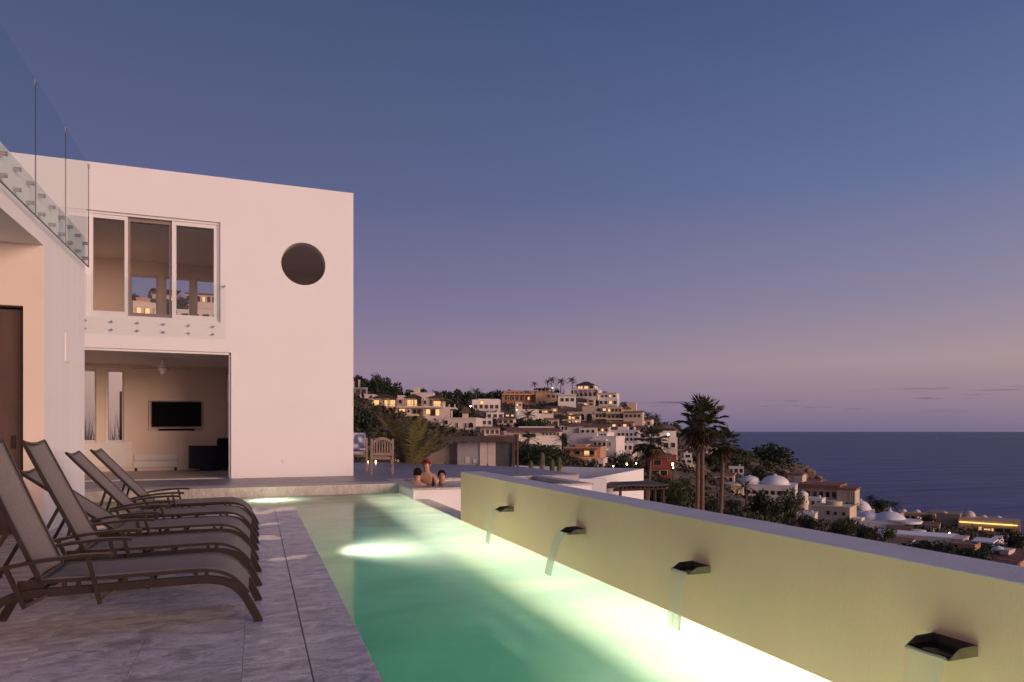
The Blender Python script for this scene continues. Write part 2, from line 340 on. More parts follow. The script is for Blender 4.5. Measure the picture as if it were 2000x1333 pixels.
def spline(pts, n=6):
    # Catmull-Rom through 2-D or 3-D points
    P = [Vector(p) for p in pts]; out = []
    for i in range(len(P) - 1):
        p0, p1, p2, p3 = P[max(i - 1, 0)], P[i], P[i + 1], P[min(i + 2, len(P) - 1)]
        for k in range(n):
            t = k / n
            out.append(0.5 * ((2 * p1) + (p2 - p0) * t + (2 * p0 - 5 * p1 + 4 * p2 - p3) * t * t + (3 * p1 - p0 - 3 * p2 + p3) * t ** 3))
    out.append(P[-1]); return out

# ================================================================== DECK AND POOL
XL, XR, YD, YF, ZW, ZT = 0.57, 2.645, 11.40, 13.56, -0.03, 0.163
deck = tag(MB().box(-6.5, 0.44, -5, YD - 0.12, -1.6, -0.03).build('deck', GROUT), kind='structure')
gap = 0.0018
ys = [-5.0, 1.2]
while ys[-1] < YD - 0.6: ys.append(ys[-1] + 1.02)
ys[-1] = YD
xs = [-6.5, -4.0, -3.25, -2.72, -2.19, -1.66, -1.13, -0.60, -0.07, 0.255]
for j in range(len(ys) - 1):
    for i in range(len(xs) - 1):
        MB().box(xs[i] + gap / 2, xs[i + 1] - (0.003 if i == len(xs) - 2 else gap / 2), ys[j] + gap / 2, ys[j + 1] - gap / 2, -0.028, random.uniform(-0.0006, 0.0006)).build('marble_slab', MARBLE, deck)
    if j % 2 == 0:
        MB().box(0.258, XL, ys[j] + gap / 4, (ys[j + 2] if j + 2 < len(ys) else YD) - gap / 4, -0.045, random.uniform(-0.0005, 0.0005)).build('coping_slab', MARBLE, deck, bevel=0.004)
MB().box(0.2, 0.3, -5, YD - 0.02, -0.0299, -0.02).build('drain_slot', DARKLINE, deck)

pool = MB()
ZB = -1.25
pool.box(0.44, 2.9, -5, 13.7, -1.5, ZB).box(-4.2, 0.44, 11.27, 13.7, -1.5, ZB)
pool.box(0.441, 0.54, -5, 11.28, ZB, -0.046).box(-4.2, 0.54, 11.28, 11.37, ZB, -0.029)
pool.box(-4.2, XR, YF + 0.012, 13.7, ZB, -0.02).box(-4.3, -4.2, 11.28, 13.7, -1.5, -0.02).box(0.44, 2.9, -5.1, -5, -1.5, -0.02)
pool.box(-4.2, 0.5, 11.371, 12.75, ZB, -0.34)
pool = tag(pool.build('pool', PLASTER), kind='structure')
weir = MB().box(XR, 2.93, 9.115, 12.195, -1.29, -0.042).build('weir_wall', STUCCO, pool, bevel=0.006)
wm = MB(); wm.add([(0.541, -5, ZW), (2.935, -5, ZW), (2.935, 12.195, ZW), (0.541, 11.372, ZW), (XR + 0.004, 12.195, ZW), (XR + 0.004, YF + 0.01, ZW), (-4.2, YF + 0.01, ZW), (-4.2, 11.372, ZW)], [(0, 1, 2, 4, 3), (3, 4, 5, 6, 7)])
tag(wm.build('pool_water', POOLW), kind='structure')
# catch basin below the overflowing edge
basin = MB().box(2.93, 5.0, 9.0, 12.19, -1.6, -0.95).box(5.0, 5.2, 9.0, 12.19, -1.6, -0.40).box(2.98, 5.2, 8.8, 9.0, -1.6, -0.40)
basin = tag(basin.build('catch_basin', mat('basin_plaster', (0.42, 0.48, 0.42), 0.8, var=0.1)), kind='structure')
tag(MB().add([(2.931, 9.0, -0.5), (5.0, 9.0, -0.5), (5.0, 12.19, -0.5), (2.931, 12.19, -0.5)], [(0, 1, 2, 3)]).build('basin_water', SPAW), kind='structure')

# underwater lamps: real lamps in round niches of the left pool wall, and flat ones on the bench
LAMP = mat('lamp_lens', (1, 1, 0.9), 0.3, emis=(1.0, 0.95, 0.70), estr=14)
BEZEL = mat('lamp_bezel', (0.6, 0.6, 0.58), 0.35, metal=0.8)
def pool_lamp(y, x, z, rz, label, power, tilt=8, group='round lamps under the water'):
    t = thing('pool_lamp', label, 'lamp', (x, y, z), rz, group)
    ring = MB().lathe([(0.085, 0), (0.115, 0), (0.115, 0.02), (0.085, 0.02)], 24); b = ring.build('bezel', BEZEL, t); b.rotation_euler = (0, R(90), 0)
    le = MB().lathe([(0.083, 0), (0.083, 0.008), (0.05, 0.016), (0.01, 0.018)], 24).build('lens', LAMP, t, smooth=True); le.rotation_euler = (0, R(90), 0)
    li = bpy.data.lights.new('pool_lamp_light', 'SPOT'); lo = bpy.data.objects.new('bulb_light', li); COL.objects.link(lo); lo.parent = t
    li.energy = power; li.color = (1.0, 0.87, 0.62); li.spot_size = R(135); li.spot_blend = 1.0; li.shadow_soft_size = 0.10
    lo.location = (0.05, 0, 0); lo.rotation_euler = (R(0), R(-90 + tilt), 0)
    return t
for y, pw in ((-1.9, 260), (1.9, 260), (7.15, 260)): pool_lamp(y, 0.541, -0.42, 0, 'round lamp lit under water in pool wall below the deck edge', pw, -2)
# added strips under water, for an even glow along spout wall and overflow edge
def added_strip_lamp(y0, y1, label, power):
    t = thing('added_light_strip', label, 'lamp', (XR - 0.001, (y0 + y1) / 2, -0.80), 0, 'added light strips under the water'); hl = (y1 - y0) / 2
    # a channel held off the wall that throws its light onto the wall and up, its back to the pool
    MB().box(-0.595, -0.56, -hl, hl, -0.06, 0.05).build('channel', PLASTER, t); MB().box(-0.5599, -0.555, -hl + 0.01, hl - 0.01, -0.02, 0.02).build('diffuser', mat('strip_diffuser', (1, 1, 0.9), 0.4, emis=(1.0, 0.92, 0.70), estr=0.5), t)
    for q in range(5): MB().box(-0.55, -0.002, lerp(-hl + 0.1, hl - 0.1, q / 4) - 0.02, lerp(-hl + 0.1, hl - 0.1, q / 4) + 0.02, -0.06, -0.05).build('bracket', BEZEL, t)
    li = bpy.data.lights.new('added_strip_light', 'AREA'); lo = bpy.data.objects.new('added_strip_glow', li); COL.objects.link(lo); lo.parent = t
    li.shape = 'RECTANGLE'; li.size = 0.04; li.size_y = 2 * hl; li.energy = power; li.color = (1.0, 0.87, 0.62); lo.location = (-0.54, 0, 0); lo.rotation_euler = (0, R(-128), 0)
added_strip_lamp(-2.0, 4.4, 'added lit strip under water along the near half of the spout wall', 98)
added_strip_lamp(4.4, 13.0, 'added lit strip under water from spout wall to overflow edge', 92)
def shelf_lamp(px, label):
    c = onZ(px, 985, -0.10)
    t = thing('shelf_lamp', label, 'lamp', (c.x, c.y, -0.34), 0)
    MB().box(-0.20, 0.20, -0.13, 0.13, 0, 0.03).build('housing', BEZEL, t, bevel=0.005)
    MB().box(-0.175, 0.175, -0.10, 0.10, 0.031, 0.05).build('lens', LAMP, t, bevel=0.008)
    li = bpy.data.lights.new('shelf_lamp_light', 'AREA'); lo = bpy.data.objects.new('bulb_light', li); COL.objects.link(lo); lo.parent = t
    li.shape = 'RECTANGLE'; li.size = 0.34; li.size_y = 0.19; li.energy = 9; li.color = (1.0, 0.92, 0.68); lo.location = (0, 0, 0.06); lo.rotation_euler = (R(180), 0, 0)
shelf_lamp(531, 'glowing flat rectangular lamp under water off the end of the coping')
shelf_lamp(180, 'glowing flat rectangular lamp under water beside the white wing wall')

# ================================================================== FEATURE WALL AND SPOUTS
ZWALL = 0.64
fw = thing('pool_wall', 'long low white wall with pool glow in its colour and bronze spouts along the pool', 'wall', (XR, 0, 0))
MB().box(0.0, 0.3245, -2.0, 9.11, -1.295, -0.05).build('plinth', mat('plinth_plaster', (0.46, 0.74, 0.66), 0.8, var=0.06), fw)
MB().box(0, 0.325, -2.0, 9.11, -0.05, ZWALL - 0.005).build('wall', mat('glow_tinted_stucco', (0.95, 0.64, 0.44), 0.75, var=0.05, vscale=1.3, stretch=(1.5, 1.5, 0.5), bump=0.1, bscale=55), fw)  # white stucco; the yellow pool light is put into this peach colour
MB().box(-0.001, 0.326, -2.001, 9.112, ZWALL - 0.005, ZWALL).build('cap', mat('wall_cap', (0.62, 0.60, 0.62), 0.7, var=0.12, vscale=2.5, bump=0.15, bscale=60), fw)
SPOUT = mat('dark_bronze', (0.20, 0.17, 0.13), 0.40, metal=0.55, var=0.35, vscale=14)
spout_y = [1.555 * 1.2, 2.958 * 1.2, 4.397 * 1.2, 5.855 * 1.2]
which = ['with the thinnest trickle, farthest from the hot tub', 'with two thin threads of water, third from the hot tub', 'with the fullest curved jet, second from the hot tub', 'with a faint curved jet, closest to the hot tub']
for i, y0 in enumerate(spout_y):
    t = thing('water_spout', 'bronze trough spout ' + which[i], 'spout', (XR, y0, 0.318), 0, 'spouts in the pool wall')
    w, p, h = 0.19, 0.16, 0.044
    MB().box(-p, 0.0, 0, w, 0, 0.004).build('trough_floor', SPOUT, t)
    for k, yy in enumerate((0, w - 0.004)):
        m = MB(); a = [(-p, 0.0041), (0.0, 0.0041), (0.0, h), (-p * 0.62, h * 0.92)]
        m.add([(x, yy, z) for x, z in a] + [(x, yy + 0.004, z) for x, z in a], [(0, 1, 2, 3), (7, 6, 5, 4), (0, 4, 5, 1), (1, 5, 6, 2), (2, 6, 7, 3), (3, 7, 4, 0)])
        m.build('trough_side', SPOUT, t)
    MB().box(-0.003, 0.0, 0.0041, w - 0.0041, 0.0041, h).build('back_plate', SPOUT, t)
    MB().box(-p * 0.9, 0, 0.006, w - 0.006, 0.0045, 0.010).build('trough_water', SPAW, t)
    # the falling sheet
    v0, zt, zb = [0.10, 0.16, 0.55, 0.42][i], 0.012, -0.352
    T = math.sqrt(2 * (zt - zb) / 9.81)
    def fall(u, v, yc=None, wd=w, vel=v0):
        tt = T * v; wob = 0.004 * math.sin(9 * u + 14 * v)
        nar = 1 - 0.22 * v
        return (-p - vel * tt - 0.002, w / 2 + (u - 0.5) * (wd - 0.012) * nar, zt - 0.5 * 9.81 * tt * tt + wob * 0.3)
    m = MB()
    m.sheet(fall, 10, 16)
    if i in (0, 1):
        for u0, u1 in (((0.0, 0.16), (0.62, 0.70)) if i == 0 else ((0.0, 0.20), (0.55, 0.66))):
            m.sheet(lambda u, v: fall(lerp(u0, u1, u), v), 4, 16)
    f = m.build('falling_water', FALL if i > 1 else FALL2, None, smooth=True); f.location = (XR, y0, 0.318)
    tag(f, ['pair of thin water threads falling from the spout farthest from the hot tub', 'two narrow water streams falling from the third spout from the hot tub',
            'broad curved sheet of water pouring from the second spout from the hot tub', 'thin curved sheet of water pouring from the spout closest to the hot tub'][i], 'water jet', 'water falling from the wall spouts')

# ================================================================== TERRACE AND SPA
poly = [(-7.5, YF), (2.75, YF), (2.75, 14.9), (7.3, 14.9), (7.3, 18.6), (4.2, 22.6), (2.4, 23.4), (2.4, 20.6), (-7.5, 20.6)]
def extrude(poly, z0, z1):
    n = len(poly)
    return MB().add([(x, y, z0) for x, y in poly] + [(x, y, z1) for x, y in poly], [tuple(range(n))[::-1], tuple(range(n, 2 * n))] + [(i, (i + 1) % n, (i + 1) % n + n, i + n) for i in range(n)])
terrace = tag(extrude(poly, -1.6, ZT - 0.03).build('terrace', GROUT), kind='structure')
# paving: strips of stone slabs clipped to the outline
def clip_poly(pts, ax, lim, keep_less):
    out = []
    for i in range(len(pts)):
        a, b = pts[i], pts[(i + 1) % len(pts)]
        ia = (a[ax] <= lim) == keep_less; ib = (b[ax] <= lim) == keep_less
        if ia: out.append(a)
        if ia != ib:
            t = (lim - a[ax]) / (b[ax] - a[ax]); q = [a[0] + (b[0] - a[0]) * t, a[1] + (b[1] - a[1]) * t]; out.append(tuple(q))
    return out
def pave(regions, sx, sy, mt, z0, z1, name, parent):
    for reg in regions:
        x0, x1 = min(p[0] for p in reg), max(p[0] for p in reg); y0, y1 = min(p[1] for p in reg), max(p[1] for p in reg)
        nx, ny = max(1, round((x1 - x0) / sx)), max(1, round((y1 - y0) / sy))
        for i in range(nx):
            for j in range(ny):
                q = list(reg)
                q = clip_poly(q, 0, lerp(x0, x1, (i + 1) / nx) - 0.002, True); q = clip_poly(q, 0, lerp(x0, x1, i / nx) + 0.002, False) if q else q
                q = clip_poly(q, 1, lerp(y0, y1, (j + 1) / ny) - 0.002, True) if q else q; q = clip_poly(q, 1, lerp(y0, y1, j / ny) + 0.002, False) if q else q
                if len(q) > 2: extrude(q, z0, z1 + random.uniform(-0.0008, 0.0008)).build(name, mt, parent)
pave([[(-7.5, 14.2), (2.75, 14.2), (2.75, 16.24), (-7.5, 16.24)], [(2.12, 16.25), (7.3, 16.25), (7.3, 18.6), (4.2, 22.6), (2.4, 23.4), (2.4, 20.6), (2.12, 20.6)],
      [(2.75, 14.9), (7.3, 14.9), (7.3, 16.246), (2.75, 16.246)]], 0.9, 0.9, MARBLE2, ZT - 0.029, ZT, 'paving_slab', terrace)
pave([[(-7.5, YF - 0.02), (2.75, YF - 0.02), (2.75, 14.196), (-7.5, 14.196)]], 1.3, 0.9, COPING, -0.019, ZT + 0.001, 'coping_slab', terrace)

spa = thing('hot_tub', 'raised square hot tub with white walls beside the pool end', 'hot tub', (2.652, 12.2, ZT))
m = MB()
m.box(0, 3.6, 0, 0.22, -2.6, -0.03).box(0, 0.2, 0.22, 2.69, -2.6, -0.03).box(3.4, 3.6, 0.22, 2.69, -2.6, -0.03).box(0.2, 3.4, 2.49, 2.69, -2.6, -0.03).box(0.2, 3.4, 0.22, 2.49, -1.2, -0.95)
m.box(0.2, 0.62, 0.22, 2.49, -0.949, -0.62).box(0.62, 3.4, 2.05, 2.49, -0.949, -0.62)
m.build('wall', STUCCO, spa)
for b in ((-0.03, 3.63, -0.03, 0.25), (-0.03, 0.23, 0.251, 2.69), (3.37, 3.63, 0.251, 2.69), (0.231, 3.369, 2.46, 2.69)):
    MB().box(b[0], b[1], b[2], b[3], -0.029, 0.004).build('rim_slab', COPING, spa, bevel=0.004)
MB().add([(0.2, 0.22, -0.06), (3.4, 0.22, -0.06), (3.4, 2.49, -0.06), (0.2, 2.49, -0.06)], [(0, 1, 2, 3)]).build('water', SPAW, spa)

# ================================================================== MAIN HOUSE
YH, TH = 16.25, 0.30
ZTOP = 6.77
house = thing('white_house', 'white two-storey cube house with round window and sliding glass front', 'house', (0, YH, ZT))
def H(*b): return (b[0], b[1], b[2] - YH, b[3] - YH, b[4] - ZT, b[5] - ZT)
m = MB()
wx0, wx1, wz0, wz1 = -3.30, -0.753, 3.585, 5.78
ox0, ox1, oz1 = -4.5, -0.535, 2.936
cxr, czr, rr, sq = 0.994, 5.02, 0.485, 0.60
Y0, Y1 = YH, YH + TH
for b in ((-7.4, ox0, ZT, ZTOP), (ox0, wx0, oz1, ZTOP), (wx0, wx1, oz1, wz0), (wx0, wx1, wz1, ZTOP), (wx1, ox1, oz1, ZTOP),
          (ox1, cxr - sq, ZT, ZTOP), (cxr - sq, cxr + sq, ZT, czr - sq), (cxr - sq, cxr + sq, czr + sq, ZTOP), (cxr + sq, 2.11, ZT, ZTOP)):
    m.box(*H(b[0], b[1], Y0, Y1, b[2], b[3]))
nseg = 64
ci = []; so = []
for k in range(nseg):
    a = 2 * math.pi * k / nseg; c, s_ = math.cos(a), math.sin(a); q = sq / max(abs(c), abs(s_))
    ci.append((cxr + rr * c, czr + rr * s_ - ZT)); so.append((cxr + q * c, czr + q * s_ - ZT))
v = [(x, 0, z) for x, z in ci] + [(x, 0, z) for x, z in so] + [(x, TH, z) for x, z in ci] + [(x, TH, z) for x, z in so]
f = []
for k in range(nseg):
    j = (k + 1) % nseg
    f += [(k, j, nseg + j, nseg + k), (2 * nseg + k, 3 * nseg + k, 3 * nseg + j, 2 * nseg + j), (k, 2 * nseg + k, 2 * nseg + j, j)]
m.add(v, f)
m.box(*H(1.81, 2.108, Y1, 20.6, ZT, ZTOP)).box(*H(-7.4, -7.1, Y1, 20.6, ZT, ZTOP))
m.build('wall', STUCCO, house)
MB().box(*H(-7.1, 1.81, Y1, 20.3, 6.2, 6.35)).build('roof', mat('roof_screed', (0.5, 0.48, 0.46), 0.9), house)
# back wall with its window openings
YB = 20.1
bx = lambda px: onY(px, 700, YB).x
bz = lambda px, py: onY(px, py, YB).z
m = MB()
g0, g1, g2, g3 = bx(150), bx(188), bx(206), bx(242); gt, gb = bz(200, 722), bz(200, 864)
k0, k1 = bx(440), bx(470); kt = bz(440, 730)
tv0, tv1, tvt, tvb = bx(289), bx(398), bz(343, 784), bz(343, 842)
u = [bx(x) for x in (252, 308, 320, 373, 381, 432)]; ut, ub = bz(330, 541), 3.75
for b in ((-7.1, g0, ZT, 3.1), (g0, g1, ZT, gb), (g0, g1, gt, 3.1), (g1, g2, ZT, 3.1), (g2, g3, ZT, gb), (g2, g3, gt, 3.1), (g3, tv0, ZT, 3.1),
          (tv0, tv1, ZT, tvb), (tv0, tv1, tvt, 3.1), (tv1, k0, ZT, 3.1), (k0, k1, kt, 3.1), (k0, k1, ZT, 0.5), (k1, 1.81, ZT, 3.1),
          (-7.1, u[0], 3.1, 6.2), (u[0], u[5], 3.1, ub), (u[0], u[5], ut, 6.2), (u[1], u[2], ub, ut), (u[3], u[4], ub, ut), (u[5], 1.81, 3.1, 6.2)):
    m.box(*H(b[0], b[1], YB, YB + 0.2, b[2], b[3]))
m.box(*H(tv0 - 0.05, tv1 + 0.05, YB + 0.2, YB + 0.25, tvb - 0.05, tvt + 0.05))
m.build('rear_wall', INNER, house)
m = MB().box(*H(-7.1, 1.81, Y1, YB, 2.93, 3.25)); m.build('storey_slab', CEIL, house)
MB().box(*H(-7.1, 1.81, Y1, YB, 5.66, 5.80)).build('upper_ceiling', CEIL, house)
MB().box(*H(-7.1, 1.81, Y1, YB, ZT - 0.02, ZT + 0.004)).build('room_floor', COPING, house)
MB().box(*H(-4.6, -4.5, Y1, YB, 3.25, 5.66)).build('partition', INNER, house)
# frames around the rear windows
for a, b_, zt, zb in ((g0, g1, gt, gb), (g2, g3, gt, gb), (k0, k1, kt, 0.5), (u[0], u[1], ut, ub), (u[2], u[3], ut, ub), (u[4], u[5], ut, ub)):
    wdw = MB().box(*H(a, a + 0.05, YB + 0.06, YB + 0.12, zb, zt)).box(*H(b_ - 0.05, b_, YB + 0.06, YB + 0.12, zb, zt)).box(*H(a + 0.05, b_ - 0.05, YB + 0.06, YB + 0.12, zt - 0.05, zt)).box(*H(a + 0.05, b_ - 0.05, YB + 0.06, YB + 0.12, zb, zb + 0.05)).build('rear_window', WFRAME, house)
    MB().box(*H(a + 0.05, b_ - 0.05, YB + 0.085, YB + 0.092, zb + 0.05, zt - 0.05)).build('pane', GLASS, wdw)
# upper sliding window: outer frame, three sashes
fr = MB(); e = 0.05
fr.box(*H(wx0, wx0 + e, Y0 + 0.05, Y0 + 0.17, wz0, wz1)).box(*H(wx1 - e, wx1, Y0 + 0.05, Y0 + 0.17, wz0, wz1)).box(*H(wx0 + e, wx1 - e, Y0 + 0.05, Y0 + 0.17, wz1 - e, wz1)).box(*H(wx0 + e, wx1 - e, Y0 + 0.05, Y0 + 0.17, wz0, wz0 + e))
win = fr.build('sliding_window', WFRAME, house)
fx = lambda px: onY(px, 520, YH + 0.1).x
DARKF = mat('bronze_sash', (0.25, 0.19, 0.17), 0.4)
for (a, b_, yy, w_, mt) in ((wx0 + e, fx(250), 0.075, 0.06, WFRAME), (fx(250) + 0.002, fx(334), 0.125, 0.035, DARKF), (fx(336), wx1 - e, 0.075, 0.085, WFRAME)):
    s_ = MB(); za, zb = wz0 + e + 0.002, wz1 - e - 0.002
    s_.box(*H(a, a + w_, Y0 + yy, Y0 + yy + 0.04, za, zb)).box(*H(b_ - w_, b_, Y0 + yy, Y0 + yy + 0.04, za, zb)).box(*H(a + w_, b_ - w_, Y0 + yy, Y0 + yy + 0.04, zb - 0.08, zb)).box(*H(a + w_, b_ - w_, Y0 + yy, Y0 + yy + 0.04, za, za + 0.08))
    s_.build('sash', mt, win)
    MB().box(*H(a + w_, b_ - w_, Y0 + yy + 0.016, Y0 + yy + 0.024, za + 0.08, zb - 0.08)).build('pane', GLASS_W, win)
# round window glass
pts = [(cxr + (rr - 0.002) * math.cos(2 * math.pi * k / 48), czr + (rr - 0.002) * math.sin(2 * math.pi * k / 48) - ZT) for k in range(48)]
MB().add([(x, 0.16, z) for x, z in pts] + [(x, 0.172, z) for x, z in pts], [tuple(range(48)), tuple(range(48, 96))[::-1]] + [(k, (k + 1) % 48, (k + 1) % 48 + 48, k + 48) for k in range(48)]).build('round_pane', GLASS_W, house)
# reveal trim of the ground-floor opening
MB().box(*H(ox0, ox1 - 0.04, Y0 + 0.04, Y0 + 0.2, oz1 - 0.05, oz1 - 0.001)).build('door_track', WFRAME, house)
MB().box(*H(ox1 - 0.05, ox1 - 0.001, Y0 + 0.06, Y0 + 0.2, ZT + 0.005, oz1 - 0.051)).build('door_jamb', WFRAME, house)
# glass guard before the upper window, held by two rows of steel pins
gx0, gx1 = -3.55, onY(441, 600, YH - 0.05).x
gz0, gz1 = onY(441, 663, YH - 0.05).z, onY(441, 555, YH - 0.05).z
gd = MB().box(gx0, gx1, -0.062, -0.05, gz0 - ZT, gz1 - ZT).build('guard_glass', GLASS, house)
for px in (166, 218, 269, 320, 369, 417):
    c = onY(px, 640, YH - 0.05)
    for dz in (0.0, 0.165):
        cc = MB().tube([(c.x, -0.07, gz0 - ZT + 0.10 + dz), (c.x, -0.001, gz0 - ZT + 0.10 + dz)], 0.019, 12).build('pin', STEEL, gd)
MB().tube([(gx1 - 0.03, -0.075, gz1 - ZT - 0.05), (gx1 - 0.03, -0.001, gz1 - ZT - 0.05)], 0.018, 12).build('pin', STEEL, gd)
c = onY(555, 901, YH); MB().box(c.x - 0.03, c.x + 0.03, -0.012, -0.001, c.z - ZT - 0.05, c.z - ZT + 0.05).build('outlet_cover', WFRAME, house)

# ------------------------------------------------------------------ furniture of the ground-floor room
def soft(name, mb, mt, parent, bv=0.03): return mb.build(name, mt, parent, bevel=bv)
WHITEF = mat('white_upholstery', (0.86, 0.83, 0.80), 0.9, var=0.05, bump=0.1, bscale=90)
NAVY = mat('navy_velvet', (0.012, 0.016, 0.04), 0.75, var=0.5, vscale=4, bump=0.2)
BLACKW = mat('black_wood', (0.02, 0.016, 0.014), 0.5)
q0, q1 = onZ(130, 921, ZT), onZ(256, 921, ZT)
SY = q1.y
sx1 = q1.x; sx0 = sx1 - 2.1
zs = onY(200, 864, SY).z
sofa = thing('sofa', 'white upholstered sofa seen from behind inside the ground-floor room', 'sofa', ((sx0 + sx1) / 2, SY, ZT))
hw = (sx1 - sx0) / 2
soft('back', MB().box(-hw, hw, 0, 0.22, 0.10, zs - ZT), WHITEF, sofa)
soft('seat', MB().box(-hw + 0.02, hw - 0.02, 0.221, 0.95, 0.10, 0.42), WHITEF, sofa)
soft('arm', MB().box(-hw, -hw + 0.2, 0.222, 0.95, 0.421, 0.6), WHITEF, sofa)
for x in (-hw + 0.08, hw - 0.08):
    for y in (0.08, 0.85): MB().box(x - 0.03, x + 0.03, y - 0.03, y + 0.03, 0.004, 0.099).build('leg', BLACKW, sofa)
o0, o1 = onZ(259, 921, ZT), onZ(345, 921, ZT)
ott = thing('ottoman', 'low white two-tier ottoman next to the white sofa', 'ottoman', ((o0.x + o1.x) / 2, o0.y, ZT))
hw = (o1.x - o0.x) / 2
soft('base', MB().box(-hw, hw, 0, 0.7, 0.08, 0.265), WHITEF, ott)
soft('cushion', MB().box(-hw + 0.005, hw - 0.005, 0.0, 0.7, 0.266, 0.455), WHITEF, ott, 0.05)
for x in (-hw + 0.07, hw - 0.07):
    for y in (0.07, 0.62): MB().box(x - 0.03, x + 0.03, y - 0.03, y + 0.03, 0.004, 0.079).build('leg', BLACKW, ott)
ol = Vector((ott.location.x + (onY(297, 880, o0.y + 0.3).x - ott.location.x), o0.y + 0.3, ZT + 0.456))
dec = thing('glass_vase', 'white glass bottle vase with stopper on the ottoman', 'vase', ol)
MB().lathe([(0.07, 0), (0.075, 0.012), (0.03, 0.03), (0.025, 0.06), (0.10, 0.12), (0.115, 0.17), (0.09, 0.21), (0.03, 0.24), (0.025, 0.30), (0.035, 0.32)], 20).build('body', mat('milk_glass', (0.75, 0.72, 0.70), 0.2), dec, smooth=True)
MB().lathe([(0.02, 0.321), (0.05, 0.35), (0.04, 0.39), (0.008, 0.41)], 16).build('stopper', MATS['milk_glass'], dec, smooth=True)
tag(MB().box(-0.09, 0.09, -0.025, 0.025, 0, 0.018).build('remote_control', BLACKW, bevel=0.006), 'black remote control lying on the white ottoman beside the vase', 'remote').location = (ol.x + 0.2, ol.y - 0.05, ZT + 0.456)
# television in its niche
tvc = thing('television', 'flat black television in the wall niche of the room', 'television', ((tv0 + tv1) / 2, YB + 0.10, tvb + 0.06))
tw = (bx(391) - bx(294)) / 2; th = bz(343, 785.5) - bz(343, 835.5)
MB().box(-tw, tw, 0, 0.05, 0.03, 0.03 + th).build('casing', mat('tv_plastic', (0.012, 0.012, 0.013), 0.45, spec=0.2), tvc, bevel=0.006)
MB().box(-tw + 0.02, tw - 0.02, -0.003, -0.0005, 0.05, 0.01 + th).build('screen', mat('tv_screen', (0.003, 0.003, 0.004), 0.5, spec=0.08), tvc)
MB().box(-tw, tw, -0.004, -0.0005, 0.031, 0.045).build('chin_strip', STEEL, tvc)
sb = tag(MB().box(-0.43, 0.43, -0.04, 0.04, 0, 0.055).build('soundbar', mat('soundbar_cloth', (0.012, 0.012, 0.013), 0.8), bevel=0.01), 'slim black soundbar under the television in the niche', 'soundbar'); sb.location = ((tv0 + tv1) / 2, YB + 0.05, tvb + 0.001)
# navy armchair
a0, a1 = onZ(373, 921, ZT), onZ(456, 921, ZT)
arm = thing('armchair', 'dark navy tub armchair turned inward by the opening edge', 'armchair', ((a0.x + a1.x) / 2, a0.y, ZT), R(12))
hw = (a1.x - a0.x) / 2
m = MB(); prof = []
for k in range(15):
    a = lerp(R(160), R(380), k / 14); prof.append((math.cos(a) * hw, 0.42 + math.sin(a) * 0.42))
tb = MB()
for k in range(14):
    p0, p1 = prof[k], prof[k + 1]; sc_ = 0.78
    q0_, q1_ = (p0[0] * sc_, 0.42 + (p0[1] - 0.42) * sc_), (p1[0] * sc_, 0.42 + (p1[1] - 0.42) * sc_)
    tb.add([(p0[0], p0[1], 0.06), (p1[0], p1[1], 0.06), (q1_[0], q1_[1], 0.06), (q0_[0], q0_[1], 0.06), (p0[0], p0[1], 0.66), (p1[0], p1[1], 0.66), (q1_[0], q1_[1], 0.66), (q0_[0], q0_[1], 0.66)],
           [(0, 1, 5, 4), (2, 3, 7, 6), (4, 5, 6, 7), (0, 3, 2, 1)] + ([(0, 4, 7, 3)] if k == 0 else []) + ([(1, 2, 6, 5)] if k == 13 else []))
tb.build('tub_back', NAVY, arm, smooth=False)
MB().lathe([(hw * 0.76, 0.06), (hw * 0.77, 0.38), (hw * 0.6, 0.43)], 20, (0, 0.42, 0)).build('seat', NAVY, arm)
MB().lathe([(hw * 0.5, 0.004), (hw * 0.5, 0.059)], 20, (0, 0.42, 0)).build('base', BLACKW, arm)
cu = thing('throw_cushion', 'black square cushion propped on the navy armchair', 'cushion', (arm.location.x + 0.28, a0.y + 0.35, ZT + 0.44), R(20))
soft('cover', MB().box(-0.2, 0.2, -0.06, 0.06, 0, 0.42), mat('black_cloth', (0.012, 0.012, 0.014), 0.9, var=0.3), cu, 0.05)
# ceiling fan
fc = onY(316, 700, 18.3)
fan = thing('ceiling_fan', 'white ceiling fan hanging over the sofa room', 'fan', (fc.x, 18.3, 2.93))
MB().tube([(0, 0, 0), (0, 0, -0.16)], 0.02, 10).build('rod', WFRAME, fan)
MB().lathe([(0.05, -0.16), (0.10, -0.18), (0.10, -0.25), (0.06, -0.28), (0.05, -0.33), (0.02, -0.36)], 18).build('motor', WFRAME, fan, smooth=True)
for k in range(5):
    b = MB().box(0.10, 0.72, -0.06, 0.06, -0.215, -0.205).build('blade', mat('fan_blade', (0.45, 0.38, 0.32), 0.6), fan); b.rotation_euler = (0, 0, R(72 * k + 15))

# ================================================================== LEFT WING
X1, YC, YE = -2.33, 9.36, 11.38
ZS, ZR = 3.37, 4.01
wing = thing('wing_building', 'white side wing with flat roof terrace and shaded porch beside loungers', 'building', (X1, YC, 0))
def Wb(*b): return (b[0] - X1, b[1] - X1, b[2] - YC, b[3] - YC, b[4], b[5])
MB().box(*Wb(X1 - 0.2, X1, YC + 0.004, YE, 0.0015, ZS)).box(*Wb(X1 - 0.2, X1, YC + 0.004, YE, ZS, ZR)).build('column_wall', STUCCO_S, wing)
MB().box(*Wb(X1 - 0.2, X1, -4.5, YC + 0.003, ZS, ZR)).box(*Wb(-6.4, X1 - 0.2, -4.5, YC, ZS + 0.001, ZS + 0.25)).box(*Wb(-6.4, X1 - 0.2, YC + 0.26, YE, ZS + 0.001, ZS + 0.25)).build('roof_slab', STUCCO, wing)
dX0, dX1, dZ = -3.75, X1 - 0.2, 2.65
